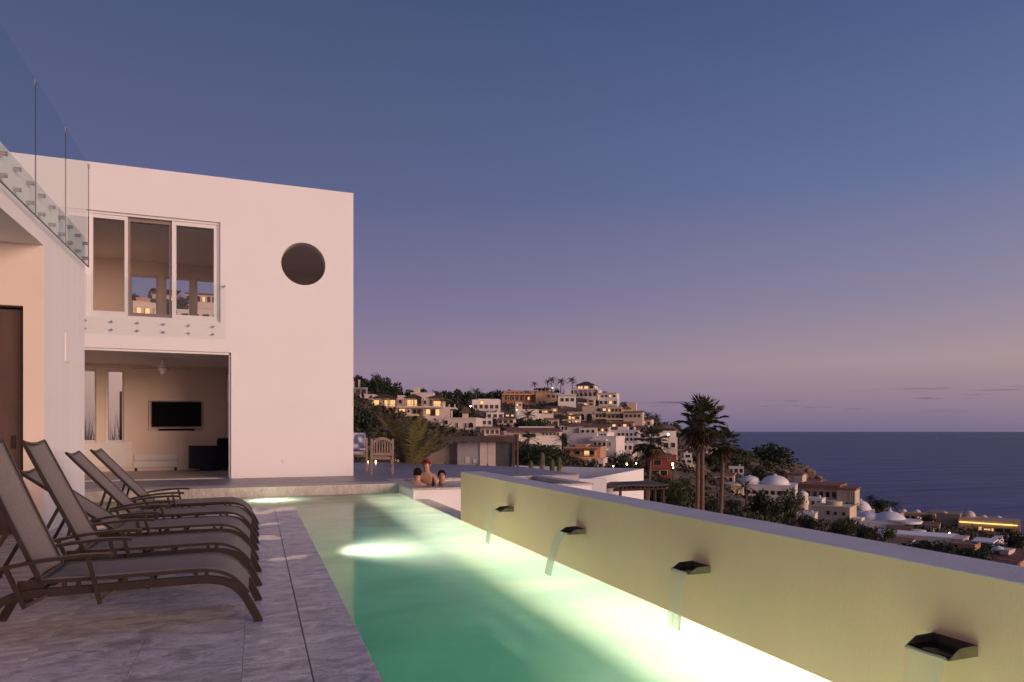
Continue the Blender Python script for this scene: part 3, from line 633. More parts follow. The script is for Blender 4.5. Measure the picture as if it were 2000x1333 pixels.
m = MB().box(*Wb(X1 - 0.2, X1 - 0.002, YC, YC + 0.004, 0.0015, ZS)).box(*Wb(dX0, dX1, YC, YC + 0.25, dZ, ZS)).box(*Wb(-6.4, dX0, YC, YC + 0.25, 0.0015, ZS))
m.build('porch_wall', mat('warm_lit_stucco', (0.78, 0.66, 0.58), 0.75, var=0.06, vscale=1.2, bump=0.1, bscale=50), wing)  # stucco tinted salmon, warm light on the porch face put into the colour
MB().box(*Wb(-6.6, -6.4, -4.5, YE, 0.0015, ZR)).box(*Wb(-6.4, X1 - 0.2, YE - 0.2, YE, 0.0015, ZS)).box(*Wb(dX0 - 0.3, dX0 - 0.2, YC + 0.25, YE - 0.2, 0.0015, ZS)).build('inner_wall', mat('brown_paint', (0.32, 0.22, 0.18), 0.8, var=0.1), wing)
dr = MB().box(*Wb(dX0 + 0.04, dX1 - 0.04, YC + 0.12, YC + 0.17, 0.004, dZ - 0.03)).build('door', mat('brown_door', (0.10, 0.060, 0.052), 0.5, var=0.2, stretch=(6, 6, 0.6)), wing)
MB().box(dX1 - X1 - 0.14, dX1 - X1 - 0.10, 0.10, 0.119, 1.0, 1.15).build('handle', BRONZE, dr)
s0, s1 = onX(126, 650, X1), onX(135, 710, X1)
MB().box(0.001, 0.014, s0.y - YC, s1.y - YC, s1.z, s0.z).build('wall_sconce', STUCCO_S, wing, bevel=0.006)
# glass balustrade of the roof terrace: one thing per pane row, panes and pins its parts
XG = X1 + 0.05
bal = thing('glass_balustrade', 'tall glass balustrade pinned along the edge of the wing roof', 'balustrade', (XG, YC, 2.0 * 1.2))
gzb, gzt = 3.57, 5.05
seams = [11.35, 10.09, 8.835, 7.57, 6.31, 5.05]
for k in range(len(seams) - 1):
    b1, b0 = seams[k] - 0.006, seams[k + 1] + 0.006
    pn = MB().box(0, 0.013, b0 - YC, b1 - YC, gzb - 2.4, gzt - 2.4).build('pane', GLASS_T, bal)
    MB().box(-0.002, 0.017, b1 - YC - 0.03, b1 - YC + 0.03, gzt - 2.4 - 0.06, gzt - 2.4 - 0.005).build('clip', STEEL, pn)
    MB().box(0.001, 0.012, b1 - YC + 0.002, b1 - YC + 0.008, gzb - 2.4, gzt - 2.4 - 0.07).build('seal', mat('glass_edge', (0.05, 0.07, 0.07), 0.4), pn)
    MB().box(-0.001, 0.014, b0 - YC, b1 - YC, gzb - 2.4 - 0.008, gzb - 2.4).build('edge', MATS['glass_edge'], pn)
ypin = 11.25
while ypin > 5.2:
    for zz in (3.67, 3.88):
        MB().tube([(-0.049, ypin - YC, zz - 2.4), (0.020, ypin - YC, zz - 2.4)], 0.021, 12).build('pin', STEEL, bal)
    ypin -= 0.42

# ================================================================== LOUNGERS
WL = 0.60
def lounger(y, ang, hinge, label, xoff):
    t = thing('sun_lounger', label, 'sun lounger', (xoff, y, 0.001), 0, 'loungers in a row on the marble deck')
    rail = spline([(0.005, 0.0), (-0.03, 0.075), (-0.085, 0.175), (-0.155, 0.245), (-0.26, 0.282), (-0.45, 0.288), (-0.9, 0.280), (-1.22, 0.272), (-1.34, 0.245), (-1.43, 0.165), (-1.485, 0.07), (-1.52, 0.0)], 5)
    for k, y0 in enumerate((0.0, WL - 0.026)):
        MB().ribbon(rail, y0, y0 + 0.026, 0.048).build('side_rail', BRONZE, t)
    sf = spline([(-1.17, 0.338), (-0.8, 0.340), (-0.45, 0.346), (-0.28, 0.342), (-0.17, 0.305), (-0.095, 0.235), (-0.06, 0.185)], 5)
    for y0 in (0.004, WL - 0.024):
        MB().ribbon(sf, y0, y0 + 0.02, 0.022).build('seat_frame', BRONZE, t)
        for xx in (-1.05, -0.98, -0.74, -0.60, -0.36, -0.30): MB().box(xx - 0.012, xx + 0.012, y0 + 0.003, y0 + 0.017, 0.300, 0.332).build('spacer', BRONZE, t)
    def seat(u, v):
        i = u * (len(sf) - 1); k = min(int(i), len(sf) - 2); p = sf[k].lerp(sf[k + 1], i - k)
        return (p.x, lerp(0.02, WL - 0.02, v), p.y + 0.012 - 0.022 * math.sin(math.pi * v) * (1 - 0.6 * abs(2 * u - 1)))
    MB().sheet(seat, 40, 10).build('seat_sling', SLING, t, smooth=True).modifiers.new('thick', 'SOLIDIFY').thickness = 0.004
    # backrest
    ca, sa = math.cos(ang), math.sin(ang); LB = 0.86
    hx, hz = hinge
    P = lambda s_, off=0.0: (hx - ca * s_ - sa * off * -1, hz + sa * s_ + ca * off)
    bp = [P(s_ * LB / 12, -0.035 * math.sin(math.pi * min(1, s_ / 12 * 1.05)) * 0.0 + 0.012 * (s_ / 12) ** 2) for s_ in range(13)]
    for y0 in (0.045, WL - 0.067):
        MB().ribbon(bp, y0, y0 + 0.022, 0.026).build('back_frame', BRONZE, t)
    top = [(bp[-1][0], lerp(0.046, WL - 0.046, k / 10), bp[-1][1] - 0.02 * math.sin(math.pi * k / 10)) for k in range(11)]
    MB().tube(top, 0.012, 8).build('top_bar', BRONZE, t)
    MB().tube([(bp[0][0], 0.05, bp[0][1] - 0.005), (bp[0][0], WL - 0.05, bp[0][1] - 0.005)], 0.013, 8).build('hinge_bar', BRONZE, t)
    def back(u, v):
        k = min(int(u * 12), 11); p = Vector(bp[k]).lerp(Vector(bp[k + 1]), u * 12 - k); sag = 0.028 * math.sin(math.pi * v)
        return (p.x - sa * sag, lerp(0.055, WL - 0.055, v), p.y - ca * sag + 0.010 - (0.022 * math.sin(math.pi * v) if u > 0.97 else 0))
    MB().sheet(back, 24, 10).build('back_sling', SLING, t, smooth=True).modifiers.new('thick', 'SOLIDIFY').thickness = 0.004
    # prop that holds the backrest up
    for y0 in (0.075, WL - 0.075):
        MB().obox((bp[5][0], y0, bp[5][1] - 0.012), (max(-1.52, hx - 0.36), y0, 0.285), 0.012, 0.022).build('back_prop', BRONZE, t)
    MB().tube([(max(-1.52, hx - 0.36), 0.03, 0.285), (max(-1.52, hx - 0.36), WL - 0.03, 0.285)], 0.011, 8).build('prop_bar', BRONZE, t)
    # ratchet plates, arms and their posts
    for sgn, y0 in ((-1, -0.034), (1, WL + 0.008)):
        ar = spline([(-1.37, 0.425), (-1.2, 0.458), (-1.0, 0.478), (-0.86, 0.480), (-0.80, 0.474)], 5)
        MB().ribbon(ar, y0 - 0.012, y0 + 0.038, 0.020).build('armrest', BRONZE, t)
        MB().obox((-0.925, y0 + 0.013, 0.466), (-0.865, y0 + 0.013, 0.195), 0.020, 0.022).build('arm_post', BRONZE, t)
        MB().obox((-1.325, y0 + 0.013, 0.430), (-1.235, y0 + 0.013, 0.200), 0.020, 0.022).build('arm_post', BRONZE, t)
        MB().obox((-0.866, y0 + 0.013 - sgn * 0.0, 0.205), (-0.79, y0 + 0.013 - sgn * 0.02, 0.262), 0.018, 0.018).build('brace', BRONZE, t)
        MB().obox((-1.236, y0 + 0.013, 0.210), (-1.13, y0 + 0.013 - sgn * 0.02, 0.262), 0.018, 0.018).build('brace', BRONZE, t)
        yy = 0.03 if sgn < 0 else WL - 0.045
        MB().box(hx - 0.10, hx + 0.03, yy, yy + 0.012, 0.275, 0.345).build('ratchet', BRONZE, t)
        MB().box(-0.028, 0.024, (0 if sgn < 0 else WL - 0.026) - 0.001, (0.026 if sgn < 0 else WL) + 0.001, -0.0008, 0.012).build('foot_cap', DARKLINE, t)
    for xx in (-0.12, -0.62, -1.20):
        MB().tube([(xx, 0.02, 0.262 if xx < -0.3 else 0.215), (xx, WL - 0.02, 0.262 if xx < -0.3 else 0.215)], 0.012, 8).build('crossbar', BRONZE, t)
    return t
hin = (-1.185, 0.348)
lounger(3.822 * 1.2, R(67), hin, 'taupe sling lounger with upright back, end of the row away from the house', 0.008)
lounger(4.703 * 1.2, R(64), hin, 'taupe sling lounger with upright back, second in the row', 0.012)
lounger(5.643 * 1.2, R(36), hin, 'taupe sling lounger with the lowest reclined back, middle of the row', -0.005)
lounger(6.496 * 1.2, R(47), hin, 'taupe sling lounger with half reclined back, between lowest one and row end by the house', 0.0)
lounger(7.390 * 1.2, R(47), hin, 'taupe sling lounger with half reclined back, end of the row by the house', 0.0)

# ================================================================== PEOPLE IN THE HOT TUB
def skin_body(name, verts, edges, radii, mt, parent, sub=2):
    me = bpy.data.meshes.new(name); me.from_pydata(verts, edges, []); o = bpy.data.objects.new(name, me); COL.objects.link(o)
    md = o.modifiers.new('skin', 'SKIN'); md.use_smooth_shade = True
    for i, r in enumerate(radii):
        sv = me.skin_vertices[0].data[i]; sv.radius = r if isinstance(r, tuple) else (r, r); sv.use_root = (i == 0)
    o.modifiers.new('sub', 'SUBSURF').levels = sub; o.modifiers['sub'].render_levels = sub
    me.materials.append(mt); o.parent = parent; return o
SKIN = mat('skin', (0.52, 0.29, 0.20), 0.5, var=0.15, vscale=12)
HAIR = mat('dark_hair', (0.014, 0.009, 0.008), 0.85, spec=0.15, var=0.3, vscale=30, bump=0.4, bscale=80)
REDCAP = mat('red_cap_cloth', (0.20, 0.010, 0.014), 0.85)
EYE = mat('eye_dark', (0.02, 0.015, 0.012), 0.3); LIP = mat('lips', (0.30, 0.10, 0.09), 0.5)
def person(loc, rz, label, lean=0.0, hair='short', cap=False, head_turn=0.0, sit=0.0, arms='down'):
    # local: faces +y, seat at z = 0
    t = thing('person', label, 'person', loc, rz, None)
    ly = lean
    V = [(0, 0, 0.08), (0, 0.02 + ly * 0.3, 0.24), (0, 0.01 + ly * 0.75, 0.42), (0, ly, 0.54), (0, ly + 0.01, 0.61), (0, ly + 0.035, 0.67), (0, ly + 0.035, 0.76), (0, ly + 0.03, 0.83)]
    Rr = [(0.165, 0.12), (0.135, 0.10), (0.165, 0.105), (0.10, 0.085), 0.052, (0.070, 0.078), (0.076, 0.092), (0.052, 0.062)]
    E = [(i, i + 1) for i in range(7)]
    for s in (-1, 1):
        b = len(V)
        if arms == 'down': A = [(s * 0.175, ly, 0.50), (s * 0.235, ly + 0.05, 0.26), (s * 0.20, ly + 0.27, 0.14), (s * 0.19, ly + 0.34, 0.12)]
        else: A = [(s * 0.175, ly, 0.50), (s * 0.30, ly - 0.04, 0.33), (s * 0.42, ly + 0.10, 0.42), (s * 0.46, ly + 0.17, 0.43)]
        V += A; Rr += [0.062, 0.044, 0.034, 0.026]; E += [(3, b), (b, b + 1), (b + 1, b + 2), (b + 2, b + 3)]
        h = A[-1]; d = (Vector(A[-1]) - Vector(A[-2])).normalized()
        pb = len(V); palm = Vector(h) + d * 0.06
        V.append(tuple(palm)); Rr.append((0.036, 0.016)); E.append((b + 3, pb))
        for q, (fx_, ln) in enumerate(((-0.03, 0.055), (-0.01, 0.07), (0.01, 0.065), (0.028, 0.05))):
            kb = len(V); root = palm + Vector((fx_, 0, 0)) + d * 0.02
            V += [tuple(root), tuple(root + d * ln * 0.55), tuple(root + d * ln + Vector((0, 0, -0.015)))]; Rr += [0.009, 0.009, 0.007]; E += [(pb, kb), (kb, kb + 1), (kb + 1, kb + 2)]
        kb = len(V); root = Vector(h) + d * 0.02 - Vector((s * 0.035, 0, 0)); V += [tuple(root), tuple(root + d * 0.035 - Vector((s * 0.012, 0, 0)))]; Rr += [0.010, 0.008]; E += [(b + 3, kb), (kb, kb + 1)]
        b = len(V); V += [(s * 0.10, 0.06, 0.07), (s * 0.13, 0.40, 0.06), (s * 0.13, 0.44, -0.34), (s * 0.13, 0.55, -0.38)]; Rr += [0.085, 0.062, 0.042, 0.035]; E += [(0, b), (b, b + 1), (b + 1, b + 2), (b + 2, b + 3)]
    skin_body('body', V, E, Rr, SKIN, t)
    hy = ly + 0.035
    hd = Vector((0, hy, 0.755))
    # hair shell around the crown and back of the head, face left free
    m = MB(); nu, nv = 20, 12; vv = []; ff = []
    lim = {'short': 0.15, 'long': -0.25}[hair]
    for i in range(nu):
        for j in range(nv + 1):
            a = 2 * math.pi * i / nu; front = max(0.0, math.sin(a + 0.0)); zmin = lerp(-0.35 if hair == 'short' else -0.55, 0.62, front ** 0.8)
            zz = lerp(zmin, 1.0, j / nv); rad = math.sqrt(max(0.0, 1 - zz * zz)); k = 1.0 + 0.03 * math.sin(5 * a + 3 * zz)
            vv.append((hd.x + rad * math.cos(a) * 0.088 * k, hd.y - 0.008 + rad * math.sin(a) * 0.106 * k, hd.z + 0.015 + zz * 0.118))
    for i in range(nu):
        for j in range(nv): ff.append((i * (nv + 1) + j, ((i + 1) % nu) * (nv + 1) + j, ((i + 1) % nu) * (nv + 1) + j + 1, i * (nv + 1) + j + 1))
    m.add(vv, ff); m.build('cap' if cap else 'hair', REDCAP if cap else HAIR, t, smooth=True)
    if cap: MB().sheet(lambda u_, v_: (hd.x + (u_ - 0.5) * 0.15, hd.y + 0.085 + v_ * 0.075 * math.sin(math.pi * lerp(0.2, 0.8, u_)), hd.z + 0.06 - 0.02 * v_), 8, 4).build('cap_brim', REDCAP, t, smooth=True).modifiers.new('thick', 'SOLIDIFY').thickness = 0.006
    for s in (-1, 1):
        MB().lathe([(0.004, -0.006), (0.010, 0.0), (0.004, 0.006)], 8, (s * 0.030, hy + 0.083, 0.762)).build('eye', EYE, t)
        MB().lathe([(0.004, -0.03), (0.012, -0.01), (0.016, 0.015), (0.005, 0.03)], 8, (s * 0.079, hy - 0.005, 0.745)).build('ear', SKIN, t, smooth=True)
        MB().box(s * 0.030 - 0.017, s * 0.030 + 0.017, hy + 0.078, hy + 0.088, 0.781, 0.787).build('eyebrow', HAIR, t)
    MB().add([(0, hy + 0.088, 0.768), (-0.015, hy + 0.080, 0.725), (0.015, hy + 0.080, 0.725), (0, hy + 0.112, 0.728)], [(0, 1, 3), (0, 3, 2), (1, 2, 3)]).build('nose', SKIN, t, smooth=True)
    MB().box(-0.022, 0.022, hy + 0.070, hy + 0.084, 0.696, 0.706).build('mouth', LIP, t, bevel=0.003)
    return t
def spot(px, py, d): return at(px, py, d)
p = at(814, 925, 13.9); person((p.x, p.y, p.z - 0.77), R(-25), 'bather with short dark hair seen from behind in the hot tub', lean=0.05)
p = at(838, 906, 14.6); person((p.x, p.y, p.z - 0.77), R(150), 'bather in a red cap sitting on the far edge of the hot tub', lean=0.16, cap=True)
p = at(863, 928, 14.5); person((p.x, p.y, p.z - 0.77), R(165), 'dark-haired bather facing the pool, shoulder deep in the hot tub', lean=0.02, hair='long')

# ================================================================== TERRACE FURNITURE, RAILING, PLANTS
def teak_chair(loc, rz, label, cushion):
    t = thing('terrace_chair', label, 'chair', loc, rz, 'teak chairs on the terrace')
    for x in (-0.25, 0.25):
        MB().obox((x, 0.24, 0.0), (x, 0.24, 0.62), 0.05, 0.05, Vector((0, 1, 0))).build('front_leg', WOOD, t)
        MB().obox((x, -0.22, 0.0), (x, -0.27, 0.86), 0.05, 0.045, Vector((0, 1, 0))).build('back_post', WOOD, t)
        MB().box(x - 0.035, x + 0.035, -0.24, 0.30, 0.621, 0.645).build('armrest', WOOD, t)
        MB().box(x - 0.012, x + 0.012, -0.2, 0.21, 0.16, 0.20).build('stretcher', WOOD, t)
    for k in range(7): MB().box(-0.24, 0.24, -0.2 + k * 0.064, -0.145 + k * 0.064, 0.42, 0.44).build('seat_slat', WOOD, t)
    MB().box(-0.224, 0.224, -0.235, -0.205, 0.36, 0.415).build('apron', WOOD, t)
    MB().box(-0.224, 0.224, -0.262, -0.232, 0.46, 0.52).build('lower_rail', WOOD, t)
    arc = [(-0.224, 0.80), (-0.15, 0.86), (-0.07, 0.89), (0, 0.90), (0.07, 0.89), (0.15, 0.86), (0.224, 0.80)]
    m = MB()
    n = len(arc); m.add([(x, -0.285, z) for x, z in arc] + [(x, -0.285, z - 0.075) for x, z in arc] + [(x, -0.252, z) for x, z in arc] + [(x, -0.252, z - 0.075) for x, z in arc],
          [q for i in range(n - 1) for q in ((i, i + 1, n + i + 1, n + i), (2 * n + i, 3 * n + i, 3 * n + i + 1, 2 * n + i + 1), (i, 2 * n + i, 2 * n + i + 1, i + 1), (n + i, n + i + 1, 3 * n + i + 1, 3 * n + i))] + [(0, n, 3 * n, 2 * n), (n - 1, 3 * n - 1, 4 * n - 1, 2 * n - 1)])
    m.build('top_rail', WOOD, t)
    for k in range(7):
        x = -0.19 + k * 0.063; zt_ = 0.80 + 0.06 * (1 - (x / 0.22) ** 2) - 0.05
        MB().obox((x, -0.247, 0.519), (x, -0.267, zt_), 0.032, 0.014, Vector((0, 1, 0))).build('back_slat', WOOD, t)
    if cushion:
        CU = mat('blue_print', (0.085, 0.095, 0.20), 0.9, col2=(0.55, 0.55, 0.60), vscale=7, detail=0)
        soft('seat_cushion', MB().box(-0.22, 0.22, -0.2, 0.24, 0.441, 0.51), CU, t, 0.02)
    return t
p = onZ(746, 926, ZT); teak_chair((p.x, p.y, ZT + 0.001), R(-8), 'weathered teak slat-back armchair with its back to the pool', False)
p = onZ(698, 921, ZT); c2 = teak_chair((p.x + 0.02, p.y + 0.2, ZT + 0.001), R(172), 'weathered teak armchair with blue patterned cushion by the house corner', True)
cb = thing('chair_cushion', 'blue and white patterned back cushion on the teak armchair', 'cushion', (p.x + 0.02, p.y + 0.36, ZT + 0.54), R(172))
soft('cover', MB().box(-0.24, 0.24, -0.10, 0.06, 0.0, 0.46), MATS['blue_print'], cb, 0.03)
for px, nm in ((718, 'small lit candle lantern on the terrace beside the cushioned chair'), (734, 'small lit candle lantern on the terrace beneath the slat-back chair')):
    p = onZ(px, 906, ZT); ln = thing('candle_lantern', nm, 'lantern', (p.x, p.y, ZT + 0.001))
    MB().box(-0.05, 0.05, -0.05, 0.05, 0, 0.015).box(-0.05, 0.05, -0.05, 0.05, 0.16, 0.175).box(-0.05, -0.04, -0.05, -0.04, 0.015, 0.16).box(0.04, 0.05, -0.05, -0.04, 0.015, 0.16).box(-0.05, -0.04, 0.04, 0.05, 0.015, 0.16).box(0.04, 0.05, 0.04, 0.05, 0.015, 0.16).build('frame', DWOOD, ln)
    MB().lathe([(0.02, 0.016), (0.025, 0.05), (0.018, 0.085), (0.004, 0.11)], 10).build('flame', mat('candle', (1, 0.7, 0.3), 0.5, emis=(1, 0.62, 0.25), estr=9), ln)

# glass railing of the terrace
ra, rb = Vector((4.13, 22.3, ZT)), Vector((7.08, 18.62, ZT))
rl = thing('glass_railing', 'frameless glass railing around the terrace corner behind the hot tub', 'railing', ra)
dv = rb - ra
for k in range(4):
    a, b = dv * (k / 4 + 0.004), dv * ((k + 1) / 4 - 0.004)
    pn = MB().obox(a + Vector((0, 0, 0.45)), b + Vector((0, 0, 0.45)), 0.014, 0.84).build('pane', GLASS, rl)
    for q in (0.15, 0.85): MB().obox(a.lerp(b, q) + Vector((0, 0, 0)), a.lerp(b, q) + Vector((0, 0, 0.07)), 0.03, 0.03).build('clamp', DWOOD, pn)
MB().obox(dv + Vector((0.03, -0.04, 0)), dv + Vector((0.03, -0.04, 0.95)), 0.05, 0.05).build('end_post', DWOOD, rl)

# ---------------------------------------------------------------- plants
def leafmat(name, c1, c2, rnd=0.25, rough=0.6):
    m = mat(name, c1, rough, col2=c2, vscale=0.9, rnd=rnd, detail=2)
    t = m.node_tree; L = t.links.new; p = t.nodes['Principled BSDF']; out = [n for n in t.nodes if n.type == 'OUTPUT_MATERIAL'][0]
    tl = N(t, 'ShaderNodeBsdfTranslucent'); tl.inputs[0].default_value = tuple(c1) + (1,)
    mx = N(t, 'ShaderNodeMixShader'); mx.inputs[0].default_value = 0.25; L(p.outputs[0], mx.inputs[1]); L(tl.outputs[0], mx.inputs[2]); L(mx.outputs[0], out.inputs[0]); return m
LEAF_D = leafmat('leaf_dark', (0.030, 0.048, 0.018), (0.014, 0.024, 0.011))
LEAF_M = leafmat('leaf_mid', (0.060, 0.085, 0.026), (0.022, 0.036, 0.013))
LEAF_Y = leafmat('leaf_yellow', (0.27, 0.22, 0.065), (0.12, 0.125, 0.035), 0.1)
LEAF_P = leafmat('leaf_palm', (0.070, 0.080, 0.024), (0.026, 0.036, 0.014), 0.1)
LEAF_R = leafmat('leaf_dry', (0.10, 0.060, 0.034), (0.05, 0.034, 0.022), 0.2)
BARK = mat('palm_bark', (0.20, 0.125, 0.085), 0.9, col2=(0.10, 0.062, 0.042), vscale=4, stretch=(1, 1, 9), bump=0.6, bscale=12)
BARK2 = mat('tree_bark', (0.10, 0.07, 0.05), 0.9, var=0.4, bump=0.4)

def feather_frond(m, base, yaw, pitch, length, droop, width, nl=18, rng=random):
    # arching midrib with paired leaflets
    pts = []; p = Vector(base); el = pitch; step = length / nl
    for i in range(nl + 1):
        pts.append(p.copy()); d = Vector((math.cos(yaw) * math.cos(el), math.sin(yaw) * math.cos(el), math.sin(el))); p = p + d * step; el -= droop / nl * (0.4 + 1.2 * i / nl)
    m.tube(pts, [0.012 * length * (1 - 0.85 * i / nl) for i in range(nl + 1)], 4, cap=False)
    side = Vector((-math.sin(yaw), math.cos(yaw), 0))
    for i in range(2, nl):
        t = i / nl; w = width * math.sin(math.pi * min(1, 0.15 + 0.85 * t)) ** 0.7; d = (pts[i + 1] - pts[i]).normalized()
        for s in (-1, 1):
            tip = pts[i] + side * (s * w) + d * (w * 0.75) + Vector((0, 0, -w * rng.uniform(0.05, 0.35)))
            b = d * (step * 0.42)
            m.add([pts[i] - b, pts[i] + b, tip], [(0, 1, 2)])
def fan_frond(m, base, yaw, pitch, pet, rad, nl=15, rng=random, droop=0.3):
    d = Vector((math.cos(yaw) * math.cos(pitch), math.sin(yaw) * math.cos(pitch), math.sin(pitch)))
    hub = Vector(base) + d * pet; side = Vector((-math.sin(yaw), math.cos(yaw), 0)); up = side.cross(d) * -1
    m.tube([base, Vector(base).lerp(hub, 0.5) + Vector((0, 0, 0.03)), hub], [0.022, 0.016, 0.012], 4, cap=False)
    for k in range(nl):
        a = lerp(-R(118), R(118), k / (nl - 1)) + rng.uniform(-0.04, 0.04); r = rad * rng.uniform(0.82, 1.05) * (0.72 + 0.28 * math.cos(a * 0.7))
        dd = d * math.cos(a) + side * math.sin(a); mid = hub + dd * r * 0.55 + up * 0.05 * r * math.cos(k * math.pi)
        tip = hub + dd * r + Vector((0, 0, -droop * r * rng.uniform(0.3, 1.0)))
        wv = dd.cross(up).normalized() * (r * 0.085)
        m.add([hub, mid - wv, tip, mid + wv], [(0, 1, 2), (0, 2, 3)])
def crown_mesh(name, seed, mt, n=420, leaf=0.11, blobs=9, flat=0.8):
    rg = random.Random(seed); m = MB(); B = []
    for _ in range(blobs):
        a = rg.uniform(0, 2 * math.pi); q = rg.uniform(0.1, 0.62); B.append((q * math.cos(a), q * math.sin(a), rg.uniform(-0.35, 0.5) * flat, rg.uniform(0.26, 0.48)))
    for _ in range(n):
        b = rg.choice(B); v = Vector((rg.gauss(0, 1), rg.gauss(0, 1), rg.gauss(0, 1))).normalized() * (b[3] * rg.uniform(0.62, 1.06)); v.z *= flat
        c = Vector(b[:3]) + v; c.z += 0.5 * flat
        a = Vector((rg.gauss(0, 1), rg.gauss(0, 1), rg.gauss(0, 0.6))).normalized(); bb = a.orthogonal().normalized(); bb = (Matrix.Rotation(rg.uniform(0, 6.28), 3, a) @ bb)
        s = leaf * rg.uniform(0.6, 1.35); e2 = a.cross(bb)
        m.add([c - bb * s, c + e2 * s * 0.5, c + bb * s, c - e2 * s * 0.5], [(0, 1, 2, 3)])
    return m.mesh(name, mt)
CROWNS = {'d': [crown_mesh('crown', 11 + k, LEAF_D) for k in range(4)], 'm': [crown_mesh('crown', 31 + k, LEAF_M) for k in range(4)], 'r': [crown_mesh('crown', 51 + k, LEAF_R, n=260, leaf=0.10) for k in range(2)]}
CROWNS_F = {'d': [crown_mesh('crown', 71 + k, LEAF_D, n=1500, leaf=0.06, blobs=16) for k in range(3)], 'm': [crown_mesh('crown', 81 + k, LEAF_M, n=1500, leaf=0.06, blobs=16) for k in range(3)]}
tm = MB(); tm.tube([(0, 0, -0.3), (0.02, 0.01, 0.25), (0.05, 0.0, 0.5), (0.10, 0.03, 0.8)], [0.05, 0.04, 0.03, 0.012], 6)
tm.tube([(0.02, 0.01, 0.28), (-0.12, 0.08, 0.5), (-0.25, 0.12, 0.7)], [0.028, 0.02, 0.008], 5); tm.tube([(0.03, 0.01, 0.36), (0.10, -0.14, 0.55), (0.2, -0.28, 0.68)], [0.025, 0.018, 0.008], 5)
TRUNK = tm.mesh('trunk', BARK2, True)
def tree(loc, w, h, kind, label, group, fine=False, name='tree', cat='tree'):
    t = thing(name, label, cat, loc, random.uniform(0, 6.28), group); ms = (CROWNS_F if fine else CROWNS)[kind]
    inst('crown', random.choice(ms), t, (0, 0, 0), 0, (w, w, h)); inst('trunk', TRUNK, t, (0, 0, 0), 0, (w * 0.8, w * 0.8, h)); return t

# potted-looking young palm beyond the railing
rg = random.Random(3); pb = at(802, 912, 23.8)
yp = thing('young_palm', 'yellow-green feather palm with upright fronds beyond the glass railing', 'palm', (pb.x, pb.y, -0.9))
for k in range(34):
    m = MB(); feather_frond(m, (rg.uniform(-0.06, 0.06), rg.uniform(-0.06, 0.06), 0.6), rg.uniform(0, 6.28), R(rg.uniform(52, 86)), rg.uniform(1.9, 2.6), R(rg.uniform(18, 60)), 0.34, 24, rg)
    m.build('frond', LEAF_Y if k % 3 else LEAF_P, yp)
MB().tube([(0, 0, 0), (0.02, 0, 0.4), (0, 0, 0.8)], [0.13, 0.11, 0.07], 10).build('trunk', BARK, yp)

# tall fan palms behind the pool wall
def fan_palm(px_b, px_t, py_t, d, label, n, rad, zb, seed, group):
    rg = random.Random(seed); top = at(px_t, py_t, d); bot = at(px_b, 1000, d); b = Vector((bot.x + (bot.x - top.x) * 0.1, bot.y, zb))
    t = thing('fan_palm', label, 'palm', b, 0, group); tp = top - b
    bend = Vector(((bot - b).x * 0.35, 0, 0))
    pts = spline([Vector((0, 0, 0)), tp * 0.33 + bend * 0.6, tp * 0.68 + bend * 0.5, tp], 6)
    MB().tube(pts, [lerp(0.155, 0.10, (i / (len(pts) - 1)) ** 0.7) * (1 + 0.03 * (i % 2)) for i in range(len(pts))], 12).build('trunk', BARK, t, smooth=True)
    for k in range(n):
        m = MB(); q = k / n; pit = lerp(R(82), R(-58), q ** 0.9) + rg.uniform(-0.15, 0.15)
        fan_frond(m, tuple(tp + Vector((0, 0, 0.12 * (1 - q)))), k * 2.39996 + rg.uniform(-0.2, 0.2), pit, rad * rg.uniform(0.55, 0.8), rad * rg.uniform(0.5, 0.68), 15, rg, lerp(0.05, 0.5, q))
        m.build('frond', LEAF_P if q < 0.85 else LEAF_R, t)
    for k in range(9):
        m = MB(); fan_frond(m, tuple(tp + Vector((0, 0, -0.12 - 0.05 * k))), k * 2.4 + 0.5, R(rg.uniform(-80, -66)), rad * 0.4, rad * rg.uniform(0.4, 0.55), 11, rg, 0.3); m.build('dead_frond', LEAF_R, t)
    return t
fan_palm(1360, 1364, 843, 40, 'tall fan palm with thin straight trunk leaning on its taller twin', 28, 1.02, -9, 5, 'tall fan palms behind the pool wall')
fan_palm(1371, 1372, 826, 38, 'tallest fan palm with reddish trunk and full shaggy crown', 38, 1.26, -9, 6, 'tall fan palms behind the pool wall')
fan_palm(1401, 1413, 868, 40, 'slender fan palm with leaning curved trunk and small crown', 30, 0.88, -9, 8, 'tall fan palms behind the pool wall')
fan_palm(1259, 1272, 862, 55, 'short fan palm with dark drooping crown beside the red house', 26, 1.35, -10, 9, 'tall fan palms behind the pool wall')

